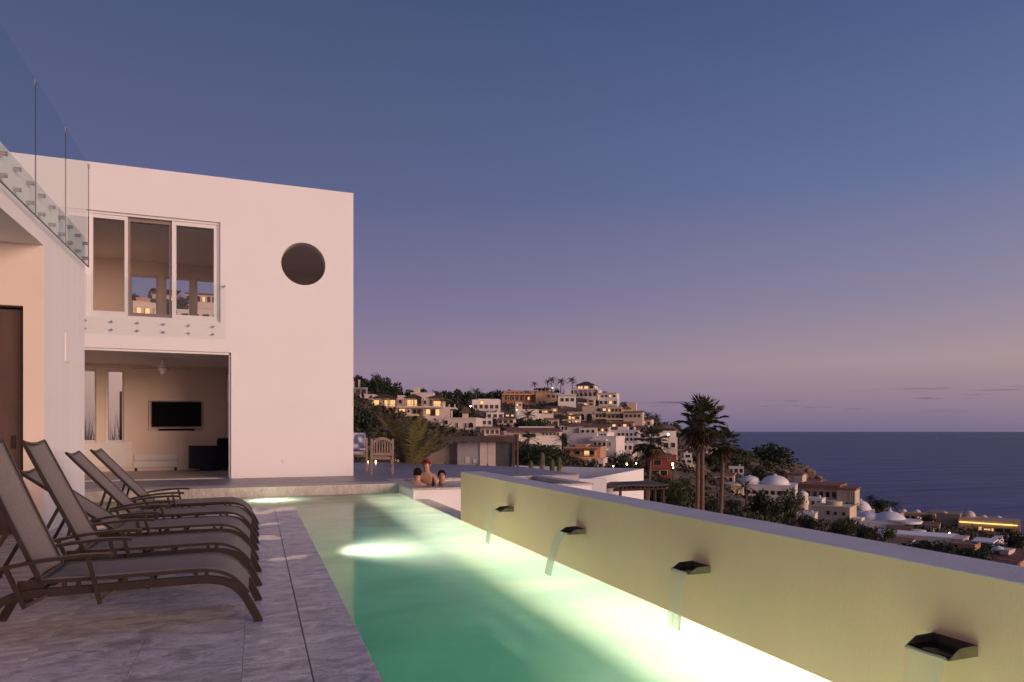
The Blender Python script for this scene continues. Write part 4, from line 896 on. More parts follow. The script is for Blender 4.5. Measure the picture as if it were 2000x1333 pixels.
# columnar cacti
CACT = mat('cactus_skin', (0.085, 0.105, 0.045), 0.7, var=0.3, vscale=3, stretch=(1, 1, 0.4)); SPINE = mat('cactus_spines', (0.42, 0.36, 0.24), 0.7)
for px, py, w, lb in ((1037, 900, 10, 'short stout columnar cactus, first of the four beyond the wall'), (1059, 884, 10, 'tallest columnar cactus, second of the four beyond the wall'), (1078.5, 897, 10.5, 'columnar cactus with side bulge, third of the four beyond the wall'), (1092.5, 893, 9.5, 'slim columnar cactus, last of the four beyond the wall')):
    d = 30.0; tp = at(px, py, d); zb = -5.2; H_ = tp.z - zb; rad = w / 2 / F * d
    t = thing('columnar_cactus', lb, 'cactus', (tp.x, tp.y, zb), 0, 'cacti beyond the pool wall')
    m = MB(); n = 44; prof = [(0.8, 0), (0.95, 0.3), (1.0, 0.7), (1.0, 0.9), (0.93, 0.955), (0.75, 0.985), (0.42, 0.997), (0.06, 1.0)]; v = []
    for r_, z_ in prof:
        for k in range(n):
            a = 2 * math.pi * k / n; rr_ = rad * r_ * (1.0 - 0.16 * (k % 4 in (0,)) - 0.07 * (k % 4 in (1, 3))); v.append((rr_ * math.cos(a), rr_ * math.sin(a), z_ * H_))
    f = [(i * n + k, i * n + (k + 1) % n, (i + 1) * n + (k + 1) % n, (i + 1) * n + k) for i in range(len(prof) - 1) for k in range(n)]
    m.add(v, f + [tuple((len(prof) - 1) * n + k for k in range(n))]); m.build('stem', CACT, t)
    sp = MB()
    for k in range(11):
        a = 2 * math.pi * (4 * k + 2) / n
        sp.obox((rad * math.cos(a) * 0.99, rad * math.sin(a) * 0.99, 0.3 * H_), (rad * math.cos(a) * 1.0, rad * math.sin(a) * 1.0, 0.9 * H_), 0.012, 0.012)
    tag(sp.build('spines', SPINE, t), kind='stuff')

# neighbour's white flat-roofed block
nb = at(1112, 943, 38.0); ta = YAW + R(25.8); tdir = Vector((math.sin(ta), math.cos(ta), 0))
nbh = thing('flat_roof_house', 'white flat-roofed neighbour house with bare parapet below the terrace', 'house', (nb.x, nb.y, nb.z - 5.5), math.atan2(tdir.y, tdir.x))
# local: +x along the lit side, +y to the left (away to the shaded end)
L_, W_ = 15.8, 11.0
MB().box(0, L_, 0, 0.22, 0, 5.5).box(0, 0.22, 0.22, W_, 0, 5.5).box(L_ - 0.22, L_, 0.22, W_, 0, 5.5).box(0.22, L_ - 0.22, W_ - 0.22, W_, 0, 5.5).box(6.6, 6.8, 0.22, W_ - 0.22, 4.7, 5.499).build('wall', STUCCO, nbh)
MB().box(0.22, L_ - 0.22, 0.22, W_ - 0.22, 4.5, 4.7).build('roof', mat('gravel_roof', (0.30, 0.27, 0.26), 0.95, var=0.4, vscale=9), nbh)
for z0 in (0.8,):
    for k in range(3):
        w_ = MB().box(2 + k * 4, 3.2 + k * 4, -0.03, -0.001, z0 + 1.0, z0 + 2.2).build('window', DARKF, nbh); MB().box(2.08 + k * 4, 3.12 + k * 4, -0.036, -0.0301, z0 + 1.08, z0 + 2.12).build('pane', mat('dark_pane', (0.03, 0.03, 0.035), 0.15), w_)

# glass-fronted stair pavilion just beyond the railing
pc = at(950, 930, 27.0)
pv = thing('roof_pavilion', 'small pavilion with dark flat roof, pink panel and glass side', 'pavilion', (pc.x, pc.y, -2.5), -YAW)
k27 = 27.0 / F
def PV(x0, x1, y0, y1, off0, off1): return ((x0 - 950) * k27, (x1 - 950) * k27, off0, off1, HC - (y1 - 843) * k27 + 2.5, HC - (y0 - 843) * k27 + 2.5)
b = PV(893, 1003, 864, 930, 0.3, 2.2)
PNK = mat('pink_stucco', (0.62, 0.50, 0.46), 0.8, var=0.1); GRY = mat('grey_panel', (0.33, 0.30, 0.32), 0.7, var=0.25, vscale=2)
MB().box(b[0], b[1], 0.3, 2.4, 0, b[4] + 0.35).build('wall', PNK, pv)
MB().box(*PV(893, 936.5, 865, 916, 0.1, 0.29)).build('grey_panel', GRY, pv)
for k in range(2): MB().box(*PV(937 + k * 15.8, 952 + k * 15.8, 863.5, 917, 0.06, 0.29)).build('pink_panel', PNK, pv)
gp = MB().box(*PV(969, 1000, 866, 912, 0.12, 0.14)).build('glass_panel', mat('dark_pane_2', (0.07, 0.075, 0.075), 0.12), pv)
MB().box(*PV(1001, 1006, 862, 920, 0.0, 0.12)).build('post', mat('rust_post', (0.12, 0.05, 0.035), 0.7, var=0.3), pv)
MB().box(*PV(862, 1013, 853, 863, -0.35, 2.8)).build('roof', mat('roof_edge', (0.07, 0.045, 0.042), 0.7, var=0.3), pv)
MB().box(*PV(950, 1004, 850, 852.8, 0.2, 2.4)).build('roof_tile_ridge', mat('clay_tile', (0.34, 0.13, 0.085), 0.85, var=0.3, vscale=5), pv)
for k in range(2): MB().box(*PV(908 + k * 16, 917 + k * 13, 893 + k * 4, 905, 0.08, 0.0999)).build('sign_plate', mat('pale_plate', (0.5, 0.48, 0.42), 0.6), pv)
# sloping rendered wall left of the pavilion
sw = thing('garden_wall', 'tan rendered garden wall sloping up behind the feather palm', 'wall', at(868, 915, 27.5) - Vector((0, 0, 1.2)), -YAW)
kk = 27.5 / F
MB().add([(-95 * kk, 0, -1), (24 * kk, 0, -1), (24 * kk, 0, 52 * kk + 1.2), (-20 * kk, 0, 30 * kk + 1.2), (-95 * kk, 0, 12 * kk + 1.2), (-95 * kk, 0.25, -1), (24 * kk, 0.25, -1), (24 * kk, 0.25, 52 * kk + 1.2), (-20 * kk, 0.25, 30 * kk + 1.2), (-95 * kk, 0.25, 12 * kk + 1.2)],
         [(0, 1, 2, 3, 4), (9, 8, 7, 6, 5), (0, 5, 6, 1), (1, 6, 7, 2), (2, 7, 8, 3), (3, 8, 9, 4), (4, 9, 5, 0)]).build('wall_face', mat('tan_render', (0.33, 0.25, 0.20), 0.9, var=0.25, vscale=1.5), sw)
MB().box(26 * kk + 3.2, 26 * kk + 6.3, 2.2, 2.45, -1.5, 0.62).build('white_return', STUCCO, sw)

# thatched timber pergola
pc = at(1250, 985, 42.0)
pg = thing('pergola', 'dark timber pergola with thatch mat roof beside the white block', 'pergola', (pc.x, pc.y, -6.5), -YAW + R(14))
kk = 42.0 / F; zt = HC - (951 - 843) * kk + 6.5
for x, y in ((-1.3, 0), (1.55, 0), (-1.3, 2.4), (1.55, 2.4), (1.0, 0.0)): MB().tube([(x, y, 0), (x, y, zt - 0.25)], 0.09, 10).build('post', DWOOD, pg)
for y in (0, 2.4): MB().tube([(-1.75, y, zt - 0.17), (1.9, y, zt - 0.13)], 0.09, 10).build('beam', DWOOD, pg)
for k in range(12): MB().tube([(-1.6 + k * 0.29, -0.4, zt - 0.04), (-1.6 + k * 0.29, 2.8, zt + 0.02)], 0.05, 8).build('rafter', DWOOD, pg)
MB().sheet(lambda u_, v_: (lerp(-1.8, 1.8, u_), lerp(-0.3, 2.9, v_), zt + 0.06 + 0.05 * math.sin(6 * u_) * math.cos(5 * v_) + 0.10 * u_), 16, 12).build('mat_roof', mat('thatch', (0.16, 0.12, 0.115), 0.95, var=0.4, vscale=9, bump=0.6), pg).modifiers.new('thick', 'SOLIDIFY').thickness = 0.06

# ================================================================== THE TOWN ON THE HILL
PINKW = mat('pale_pink_plaster', (0.66, 0.55, 0.49), 0.85, var=0.12, vscale=0.25)
WHITEW = mat('white_plaster', (0.71, 0.65, 0.61), 0.85, var=0.10, vscale=0.25)
CREAM = mat('cream_plaster', (0.60, 0.49, 0.37), 0.85, var=0.12, vscale=0.25)
OCHRE = mat('ochre_plaster', (0.50, 0.34, 0.20), 0.85, var=0.15, vscale=0.25)
TERRA = mat('terracotta_plaster', (0.46, 0.25, 0.16), 0.85, var=0.15, vscale=0.25)
ORANGE = mat('orange_plaster', (0.52, 0.29, 0.17), 0.85, var=0.12, vscale=0.25)
REDP = mat('red_plaster', (0.24, 0.055, 0.04), 0.85, var=0.15, vscale=0.3)
BLUEW = mat('bluish_white_plaster', (0.52, 0.53, 0.60), 0.85, var=0.1, vscale=0.3)
DOMEW = mat('white_dome_render', (0.74, 0.72, 0.74), 0.75, var=0.10, vscale=0.4)
TILE = mat('roof_tiles', (0.27, 0.115, 0.08), 0.9, col2=(0.17, 0.075, 0.055), vscale=1.5, stretch=(6, 1, 1), bump=0.5, bscale=3)
DTILE = mat('dark_roof_tiles', (0.085, 0.055, 0.05), 0.9, var=0.4, vscale=1.5, bump=0.5, bscale=3)
WDARK = mat('dark_window', (0.022, 0.020, 0.024), 0.12)
WLIT = mat('lit_window', (0.5, 0.3, 0.12), 0.5, emis=(1.0, 0.58, 0.24), estr=0.95)
WFR = mat('far_window_frame', (0.30, 0.22, 0.17), 0.7)
WFRW = mat('far_white_frame', (0.62, 0.58, 0.55), 0.7)
LITSTRIP = mat('lit_strip', (1, 0.7, 0.3), 0.5, emis=(1.0, 0.66, 0.22), estr=2.2)
RECTS = []; CTRL = []
def villa(name, label, cx, by, d, rot, parts, cat='house', group='houses on the hill and shore'):
    o = at(cx, by, d); k = d / F; CTRL.append((o.x, o.y, o.z)); az = math.atan2(o.x, o.y)
    t = thing(name, label, cat, o, -az + R(rot), group)
    U = lambda px: (px - cx) * k
    Z = lambda py: (by - py) * k
    xs_ = [p[1] for p in parts if p[0] == 'box'] + [p[2] for p in parts if p[0] == 'box']
    RECTS.append((min(xs_), max(xs_), min(p[3] for p in parts if p[0] == 'box'), by, d))
    def window(x0, x1, yt, yb, off, lit, fr=WFR):
        a, b, z0, z1 = U(x0), U(x1), Z(yb), Z(yt); e = max(0.06, (b - a) * 0.07)
        w = MB().box(a - e, a, off - 0.10, off - 0.001, z0 - e, z1 + e).box(b, b + e, off - 0.10, off - 0.001, z0 - e, z1 + e).box(a, b, off - 0.10, off - 0.001, z1, z1 + e).box(a, b, off - 0.10, off - 0.001, z0 - e, z0)
        if (b - a) > 1.6: w.box((a + b) / 2 - e / 2, (a + b) / 2 + e / 2, off - 0.09, off - 0.001, z0, z1)
        w = w.build('window', fr, t); MB().box(a, b, off - 0.04, off - 0.002, z0, z1).build('pane', WLIT if lit else WDARK, w)
    for p in parts:
        kd = p[0]
        if kd == 'box':
            _, x0, x1, yt, yb, off, th, mt = p[:8]; ext = 5.0 if yb >= by - 2 else 0.0
            MB().box(U(x0), U(x1), off, off + th, Z(yb) - ext, Z(yt) - 0.2).build('wall', mt, t)
            MB().box(U(x0) - 0.06, U(x1) + 0.06, off - 0.06, off + th + 0.06, Z(yt) - 0.2, Z(yt)).build('parapet', mt, t)
        elif kd == 'slab':
            _, x0, x1, yt, yb, off, th, mt, nm = p; MB().box(U(x0), U(x1), off, off + th, Z(yb), Z(yt)).build(nm, mt, t)
        elif kd == 'hip':
            _, x0, x1, yt, yb, off, th, mt = p; a, b = U(x0), U(x1); z0, z1 = Z(yb), Z(yt); i = min((b - a), th) * 0.42
            MB().add([(a, off, z0), (b, off, z0), (b, off + th, z0), (a, off + th, z0), (a + i, off + i, z1), (b - i, off + i, z1), (b - i, off + th - i, z1), (a + i, off + th - i, z1)],
                     [(0, 1, 5, 4), (1, 2, 6, 5), (2, 3, 7, 6), (3, 0, 4, 7), (4, 5, 6, 7), (3, 2, 1, 0)]).build('roof', mt, t)
        elif kd == 'shed':
            _, x0, x1, yt, yb, off, th, mt = p; a, b = U(x0), U(x1); z0, z1 = Z(yb), Z(yt)
            MB().add([(a, off - 0.4, z0 - 0.12), (b, off - 0.4, z0 - 0.12), (b, off + th, z1 - 0.12), (a, off + th, z1 - 0.12), (a, off - 0.4, z0), (b, off - 0.4, z0), (b, off + th, z1), (a, off + th, z1)],
                     [(0, 3, 2, 1), (4, 5, 6, 7), (0, 1, 5, 4), (1, 2, 6, 5), (2, 3, 7, 6), (3, 0, 4, 7)]).build('roof', mt, t)
        elif kd == 'dome':
            _, x, rp, yt, yb, off, mt = p; r = rp * k; h = Z(yt) - Z(yb)
            MB().lathe([(r * math.cos(q * math.pi / 20), Z(yb) + h * math.sin(q * math.pi / 20)) for q in range(10)] + [(0.12 * r, Z(yb) + h), (0.11 * r, Z(yb) + h * 1.10), (0.05 * r, Z(yb) + h * 1.16)], 28, (U(x), off, 0)).build('dome', mt, t, smooth=True)
        elif kd == 'drum':
            _, x, rp, yt, yb, off, mt = p; r = rp * k
            MB().lathe([(r, Z(yb)), (r, Z(yt) - 0.25), (r * 1.05, Z(yt) - 0.25), (r * 1.05, Z(yt))], 28, (U(x), off, 0)).build('round_wall', mt, t)
        elif kd == 'win': window(*p[1:])
        elif kd == 'wins':
            _, x0, x1, yt, yb, off, nx, ny, lit = p[:9]; fr = p[9] if len(p) > 9 else WFR
            for i in range(nx):
                for j in range(ny):
                    dx, dy = (x1 - x0) / nx, (yb - yt) / ny; window(x0 + dx * (i + 0.22), x0 + dx * (i + 0.78), yt + dy * (j + 0.22), yt + dy * (j + 0.82), off, random.random() < lit, fr)
        elif kd == 'arch':
            _, x, wp, yt, yb, off, lit = p; r = wp / 2 * k; zc = Z(yt) - r
            pr = [(U(x) + r * math.cos(a), zc + r * math.sin(a)) for a in [math.pi * q / 10 for q in range(11)]] + [(U(x) - r, Z(yb)), (U(x) + r, Z(yb))]
            po = [(U(x) + r * 1.22 * math.cos(a), zc + r * 1.22 * math.sin(a)) for a in [math.pi * q / 10 for q in range(11)]] + [(U(x) - r * 1.22, Z(yb)), (U(x) + r * 1.22, Z(yb))]
            n = 13; w = MB(); v = [(a, off - 0.15, b) for a, b in pr] + [(a, off - 0.15, b) for a, b in po] + [(a, off - 0.001, b) for a, b in pr] + [(a, off - 0.001, b) for a, b in po]
            fl = []
            for i in range(n - 1):
                if i == 11: continue
                fl += [(i, i + 1, n + i + 1, n + i), (i, 2 * n + i, 2 * n + i + 1, i + 1), (n + i, n + i + 1, 3 * n + i + 1, 3 * n + i)]
            fl += [(12, 0, n, n + 12), (12, 2 * n + 12, 2 * n, 0), (n + 12, n, 3 * n, 3 * n + 12)]
            w = w.add(v, fl).build('arched_opening', CREAM, t)
            MB().add([(a, off - 0.03, b) for a, b in pr], [tuple(range(n))]).build('pane', WLIT if lit else WDARK, w)
        elif kd == 'posts':
            _, x0, x1, yt, yb, off, n, mt = p
            for i in range(n):
                x = U(lerp(x0, x1, i / (n - 1))); MB().box(x - 0.12, x + 0.12, off - 0.12, off + 0.12, Z(yb), Z(yt)).build('post', mt, t)
        elif kd == 'rail':
            _, x0, x1, yt, yb, off, mt = p; m_ = MB(); m_.box(U(x0), U(x1), off - 0.03, off + 0.03, Z(yt) - 0.07, Z(yt)); nn = max(4, int((U(x1) - U(x0)) / 0.5))
            for i in range(nn + 1):
                x = lerp(U(x0), U(x1), i / nn); m_.box(x - 0.03, x + 0.03, off - 0.025, off + 0.025, Z(yb), Z(yt) - 0.07)
            m_.build('railing', mt, t)
    return t

# the large pink villa with lit windows
villa('hillside_villa', 'large pink villa with rows of glowing windows and dark eaves', 790, 842, 150, -8, [
    ('box', 700, 878, 795, 842, 0, 9, PINKW), ('box', 700, 728, 770, 795, 1.0, 8, PINKW), ('box', 728, 775, 777, 795, 2.2, 6, PINKW), ('box', 775, 788, 772, 795, 1.0, 7, PINKW), ('box', 788, 822, 777, 795, 2.2, 6, PINKW),
    ('box', 822, 835, 773, 795, 1.0, 7, PINKW), ('box', 835, 864, 777, 795, 2.0, 6, PINKW), ('box', 795, 840, 764, 778, 6, 5, PINKW), ('box', 801, 812, 753, 766, 6.5, 1.6, PINKW),
    ('hip', 722, 777, 769, 777, 0.6, 9, DTILE), ('hip', 786, 824, 769, 776.5, 0.8, 9, DTILE), ('hip', 832, 870, 771, 777, 0.7, 9, DTILE), ('slab', 858, 878, 779.5, 782, -0.5, 6, DTILE, 'awning'),
    ('slab', 720, 866, 794, 797, -1.2, 2.2, PINKW, 'balcony'), ('rail', 721, 787, 790, 794, -1.1, WFR), ('rail', 790, 865, 790, 794, -1.1, WFR),
    ('posts', 725, 774, 778, 794, 0.4, 4, WFR), ('posts', 790, 862, 778, 794, 0.4, 5, WFR),
    ('arch', 711, 9, 781, 787, 1.0, False), ('arch', 780.5, 6, 781, 788, 1.0, False), ('arch', 829, 5.5, 782, 789, 1.0, False),
    ('win', 727, 737, 781, 793, 2.2, True), ('win', 748, 769, 781, 793, 2.2, True), ('win', 793, 800, 780.5, 793, 2.2, True), ('win', 801, 812, 780.5, 793, 2.2, True), ('win', 814, 819, 781, 793, 2.2, False), ('win', 838, 843, 781, 793, 2.0, False), ('win', 845, 859, 783, 793, 2.0, True),
    ('win', 730, 738, 800, 806, 0, False), ('win', 743, 755, 800, 806, 0, True), ('win', 760, 765, 801, 806, 0, False), ('win', 780, 791, 799, 810, 0, True), ('arch', 798, 4, 801, 806, 0, False), ('win', 806, 822, 800, 808, 0, False), ('win', 832, 840, 800, 809, 0, True), ('win', 851, 858, 800, 812, 0, True), ('win', 841.5, 850, 800, 812, 0, False),
    ('slab', 735, 768, 808, 811, -1.3, 1.3, PINKW, 'balcony'), ('slab', 793, 832, 810, 813.5, -1.2, 1.2, PINKW, 'balcony'), ('wins', 735, 800, 815, 835, 0, 5, 1, 0.0),
    ('slab', 864, 890, 796, 799, 0.3, 6, PINKW, 'terrace_wall'), ('posts', 866, 888, 790, 796, 0.6, 3, PINKW)])
villa('hillside_house', 'pink block house with arched doors below the large villa', 893, 838, 140, -12, [
    ('box', 857, 930, 816, 838, 0, 8, PINKW), ('arch', 893, 3.5, 826, 836, 0, False), ('arch', 910, 3, 827, 836, 0, False), ('arch', 920, 10, 826, 836, 0, False), ('win', 866, 874, 822, 829, 0, False), ('slab', 855, 932, 836, 840, -2.2, 2.2, PINKW, 'ledge'), ('win', 862, 886, 841, 850, -0.2, False, WFRW)])
villa('hillside_house', 'white stepped house with outside stair left of the large villa', 704, 772, 165, 5, [
    ('box', 680, 718, 757, 772, 0, 6, WHITEW), ('box', 680, 694, 744, 757, 1.5, 5, WHITEW), ('box', 700, 704, 742, 757, 0.5, 1, PINKW), ('wins', 683, 716, 759, 770, 0, 3, 1, 0.0)])
villa('thatched_hut', 'round hut with conical thatched roof beside the large villa', 909, 812, 150, 0, [
    ('box', 903, 915, 806, 812, 0, 1.4, PINKW), ('hip', 896, 922, 795, 807, -0.8, 3.0, mat('far_thatch', (0.12, 0.085, 0.075), 0.95, var=0.4, vscale=2))], cat='hut', group=None)
villa('hillside_house', 'white flat house glowing among dark trees left of the terracotta house', 950, 802, 210, 10, [
    ('box', 922, 978, 781, 802, 0, 9, WHITEW), ('box', 936, 978, 779, 783, 2, 7, WHITEW), ('win', 938, 944, 784, 790, 0, True), ('win', 966, 973, 780.5, 784, 2, True), ('wins', 924, 976, 789, 800, 0, 5, 1, 0.1)])
villa('hillside_house', 'long terracotta house with planted terraces near the hilltop', 1030, 797, 250, 6, [
    ('box', 980, 1062, 771, 797, 0, 10, TERRA), ('box', 985, 1078, 762, 772, 4, 9, TERRA), ('box', 1045, 1095, 768, 797, -2, 8, OCHRE), ('box', 1000, 1046, 788, 797, -3, 3.5, OCHRE),
    ('slab', 980, 1050, 769.5, 772.5, -1.6, 2, ORANGE, 'balcony'), ('wins', 984, 1044, 774, 783, 0, 8, 1, 0.25), ('posts', 984, 1044, 773, 783, -1.2, 7, ORANGE), ('wins', 990, 1042, 764, 770, 4, 6, 1, 0.3), ('win', 1027, 1036, 762.5, 769, 3.9, False),
    ('wins', 1050, 1066, 782, 792, -2, 2, 1, 0.0), ('wins', 1066, 1094, 770, 779, -2, 3, 1, 0.2), ('rail', 985, 1045, 766.5, 769.5, -1.4, WFR), ('slab', 1050, 1078, 757, 758.5, 3, 8, DTILE, 'roof_edge'), ('posts', 1052, 1076, 758.5, 768, 3.4, 4, WFR)])
villa('hilltop_house', 'white hilltop house with dark hipped roof and lit gallery', 1142, 778, 250, -10, [
    ('box', 1120, 1168, 761, 778, 0, 9, WHITEW), ('box', 1124, 1160, 752, 762, 2, 7, WHITEW), ('hip', 1122, 1162, 744.5, 752.5, 0, 11, DTILE), ('slab', 1118, 1168, 760, 763, -1.5, 2, WHITEW, 'balcony'), ('win', 1127, 1136, 754, 760, 2, True), ('win', 1139, 1147, 754, 760, 2, True), ('win', 1150, 1157, 754, 760, 2, False),
    ('wins', 1123, 1166, 765, 776, 0, 5, 1, 0.1), ('box', 1168, 1203, 769, 779, 2, 7, WHITEW), ('wins', 1171, 1202, 771, 777, 2, 4, 1, 0.2), ('slab', 1168, 1203, 767.5, 769, 1.4, 7, PINKW, 'roof_edge'), ('posts', 1121, 1166, 763, 770, -1.3, 6, WHITEW)])
villa('hillside_house', 'grey-white house just under the hilltop house', 1108, 791, 235, 4, [
    ('box', 1090, 1125, 773, 791, 0, 7, WHITEW), ('box', 1104, 1118, 755, 774, 5, 3, BLUEW), ('slab', 1089, 1126, 770, 773, -0.6, 8, BLUEW, 'terrace_wall'), ('wins', 1093, 1123, 776, 786, 0, 3, 1, 0.0)])
villa('arcaded_villa', 'yellow villa with three arches and a square corner tower', 1180, 825, 220, -7, [
    ('box', 1107, 1162, 804, 825, 0, 8, CREAM), ('box', 1135, 1182, 793, 806, 2.5, 7, CREAM), ('box', 1160, 1184, 806, 825, 1.2, 7, CREAM), ('box', 1184, 1214, 795, 825, 0.5, 8, CREAM), ('box', 1212, 1232, 799, 825, 2, 7, CREAM), ('box', 1222, 1240, 786, 803, 3, 4, CREAM), ('box', 1218, 1254, 805, 825, -1, 8, CREAM),
    ('arch', 1114.5, 8.5, 808, 821, 0, True), ('arch', 1136, 10, 808, 821, 0, False), ('arch', 1151, 11, 808, 821, 0, False), ('win', 1123, 1128, 809, 820, 0, False),
    ('slab', 1160, 1184, 805, 808, -0.4, 2, CREAM, 'balcony'), ('slab', 1184, 1218, 806, 809, -1, 2, CREAM, 'balcony'), ('slab', 1160, 1184, 816, 819, -0.2, 2, CREAM, 'balcony'), ('slab', 1184, 1218, 818, 821, -1, 2, CREAM, 'balcony'),
    ('wins', 1162, 1184, 796, 804, 2.5, 2, 1, 0.5), ('wins', 1186, 1214, 797, 806, 0.5, 4, 1, 0.3), ('wins', 1186, 1216, 810, 818, 0.5, 4, 1, 0.2), ('wins', 1162, 1182, 809, 816, 1.2, 3, 1, 0.2), ('wins', 1220, 1252, 809, 817, -1, 4, 1, 0.0), ('hip', 1212, 1232, 793, 799, 1.5, 7, TILE), ('shed', 1217, 1256, 802, 805.5, -1.4, 8, TILE)])
villa('hillside_house', 'plain white block house behind a leafy palm, lamps on its terrace', 1042, 819, 195, 8, [
    ('box', 1007, 1052, 800, 819, 0, 8, WHITEW), ('box', 1052, 1082, 808, 819, 0.5, 7, PINKW), ('slab', 1050, 1082, 800, 802, 0.5, 6, WFR, 'roof_edge'), ('posts', 1053, 1080, 802, 808, 0.8, 4, WFR), ('win', 1060, 1065, 802.5, 806, 1.2, True), ('win', 1066, 1072, 802.5, 806, 1.2, True), ('box', 1010, 1024, 784, 801, 5, 4, CREAM), ('wins', 1011, 1023, 787, 793, 5, 2, 1, 0.4)])
villa('hillside_house', 'long white house with red tiled roof behind the pavilion', 1042, 862, 120, 9, [
    ('box', 985, 1098, 842, 862, 0, 7, WHITEW), ('shed', 992, 1098, 834, 843, -1, 8, TILE), ('box', 1022, 1095, 833, 840, 6, 4, WHITEW), ('wins', 1058, 1094, 844, 852, 0, 5, 1, 0.0, WFRW), ('wins', 1000, 1050, 846, 856, 0, 3, 1, 0.0, WFRW)])
villa('hillside_house', 'white gabled house with red tile roof below the arcaded villa', 1140, 850, 160, -6, [
    ('box', 1093, 1132, 832, 850, 0, 8, WHITEW), ('box', 1132, 1166, 836, 850, -1, 8, WHITEW), ('shed', 1108, 1150, 826, 832, -0.3, 8, TILE), ('box', 1164, 1188, 834, 850, 1, 7, PINKW), ('shed', 1146, 1190, 829, 835, 0, 8, TILE), ('win', 1097, 1100, 834, 840, 0, False), ('win', 1104, 1107, 834, 840, 0, False), ('wins', 1134, 1164, 838, 847, -1, 3, 1, 0.0, WFRW), ('wins', 1165, 1187, 836, 844, 1, 3, 1, 0.1)])
villa('terraced_house', 'white stacked house with balconies and a large blank side wall', 1160, 896, 130, -14, [
    ('box', 1105, 1166, 847, 896, 0, 9, WHITEW), ('box', 1162, 1208, 852, 896, -2, 8, WHITEW), ('box', 1162, 1184, 845, 853, 1, 6, WHITEW), ('slab', 1160, 1192, 858, 861, -3.2, 1.3, WHITEW, 'balcony'), ('slab', 1160, 1192, 876, 879, -3.2, 1.3, WHITEW, 'balcony'),
    ('wins', 1163, 1190, 861, 875, -2, 3, 1, 0.0, WFRW), ('wins', 1163, 1190, 880, 892, -2, 3, 1, 0.0, WFRW), ('wins', 1163, 1183, 846.5, 852, 1, 3, 1, 0.0, WFRW), ('win', 1195, 1198, 864, 871, -2, False, WFRW), ('rail', 1160, 1192, 853.5, 858, -3.1, WFRW), ('rail', 1160, 1192, 872, 876, -3.1, WFRW)])
villa('hillside_house', 'bluish white terraced house beside the small chimneys', 1218, 868, 165, -5, [
    ('box', 1190, 1246, 840, 868, 0, 8, BLUEW), ('box', 1205, 1224, 834, 841, 2, 5, WHITEW), ('wins', 1205, 1245, 844, 863, 0, 5, 2, 0.0, WFRW)])
villa('hillside_house', 'white house with a row of small domed chimneys', 1277, 882, 165, 6, [
    ('box', 1236, 1320, 842, 882, 0, 9, WHITEW), ('box', 1290, 1320, 855, 882, -2, 7, WHITEW), ('dome', 1240, 3, 834, 839, 1, WHITEW), ('dome', 1260, 3.5, 832, 839, 1, WHITEW), ('dome', 1278, 3.5, 833, 839, 1, WHITEW), ('drum', 1240, 2.4, 839, 843, 1, WHITEW), ('drum', 1260, 2.8, 839, 843, 1, WHITEW), ('drum', 1278, 2.8, 839, 843, 1, WHITEW),
    ('wins', 1240, 1290, 846, 864, 0, 5, 2, 0.0, WFR), ('slab', 1236, 1290, 853, 855, -1, 1, WHITEW, 'balcony'), ('wins', 1293, 1318, 862, 876, -2, 2, 1, 0.0, WFR)])
villa('balcony_house', 'orange house with rounded balcony and lit lower storey', 1135, 911, 105, -8, [
    ('box', 1094, 1170, 874, 911, 1.6, 8, ORANGE), ('drum', 1135, 24, 893, 896, 2.2, ORANGE), ('drum', 1135, 22, 896, 911, 2.6, CREAM), ('box', 1112, 1162, 878, 893, 0.6, 6, ORANGE), ('shed', 1106, 1165, 871, 878, 0.2, 8, TILE), ('box', 1118, 1140, 869, 874, 3, 5, ORANGE), ('win', 1122, 1131, 882, 889, 0.6, False), ('win', 1140, 1150, 881, 890, 0.6, True), ('win', 1151, 1159, 881, 890, 0.6, False), ('rail', 1112, 1158, 888, 892.5, 0.4, WFR),
    ('box', 1162, 1177, 896, 911, 1, 6, PINKW), ('win', 1131, 1141, 899, 910, 0.84, False)])
villa('red_house', 'dark red stacked house with white window frames among palms', 1294, 938, 125, 6, [
    ('box', 1268, 1308, 888, 938, 0, 8, REDP), ('box', 1302, 1322, 889, 905, 1, 6, REDP), ('shed', 1266, 1312, 885, 893, -1.3, 3, TILE), ('slab', 1266, 1310, 911, 915, -1.5, 1.6, REDP, 'balcony'), ('slab', 1266, 1310, 928, 932, -1.5, 1.6, REDP, 'balcony'), ('win', 1277, 1291, 899, 909, 0, False), ('win', 1272, 1287, 919, 928, 0, False, WFRW), ('win', 1290, 1303, 919, 928, 0, False, WFRW), ('win', 1304, 1308, 895, 900, 0, False, WFRW), ('posts', 1304, 1320, 880, 889, 1.3, 4, CREAM), ('slab', 1302, 1322, 878, 880.5, 0.6, 6, CREAM, 'roof_edge')])
villa('hillside_house', 'small cream house with columns on the scrub slope', 1345, 919, 220, 0, [
    ('box', 1334, 1357, 905, 919, 0, 5, CREAM), ('wins', 1336, 1356, 908, 915, 0, 4, 1, 0.3), ('shed', 1333, 1358, 902.5, 905.5, -0.3, 5, TILE)])
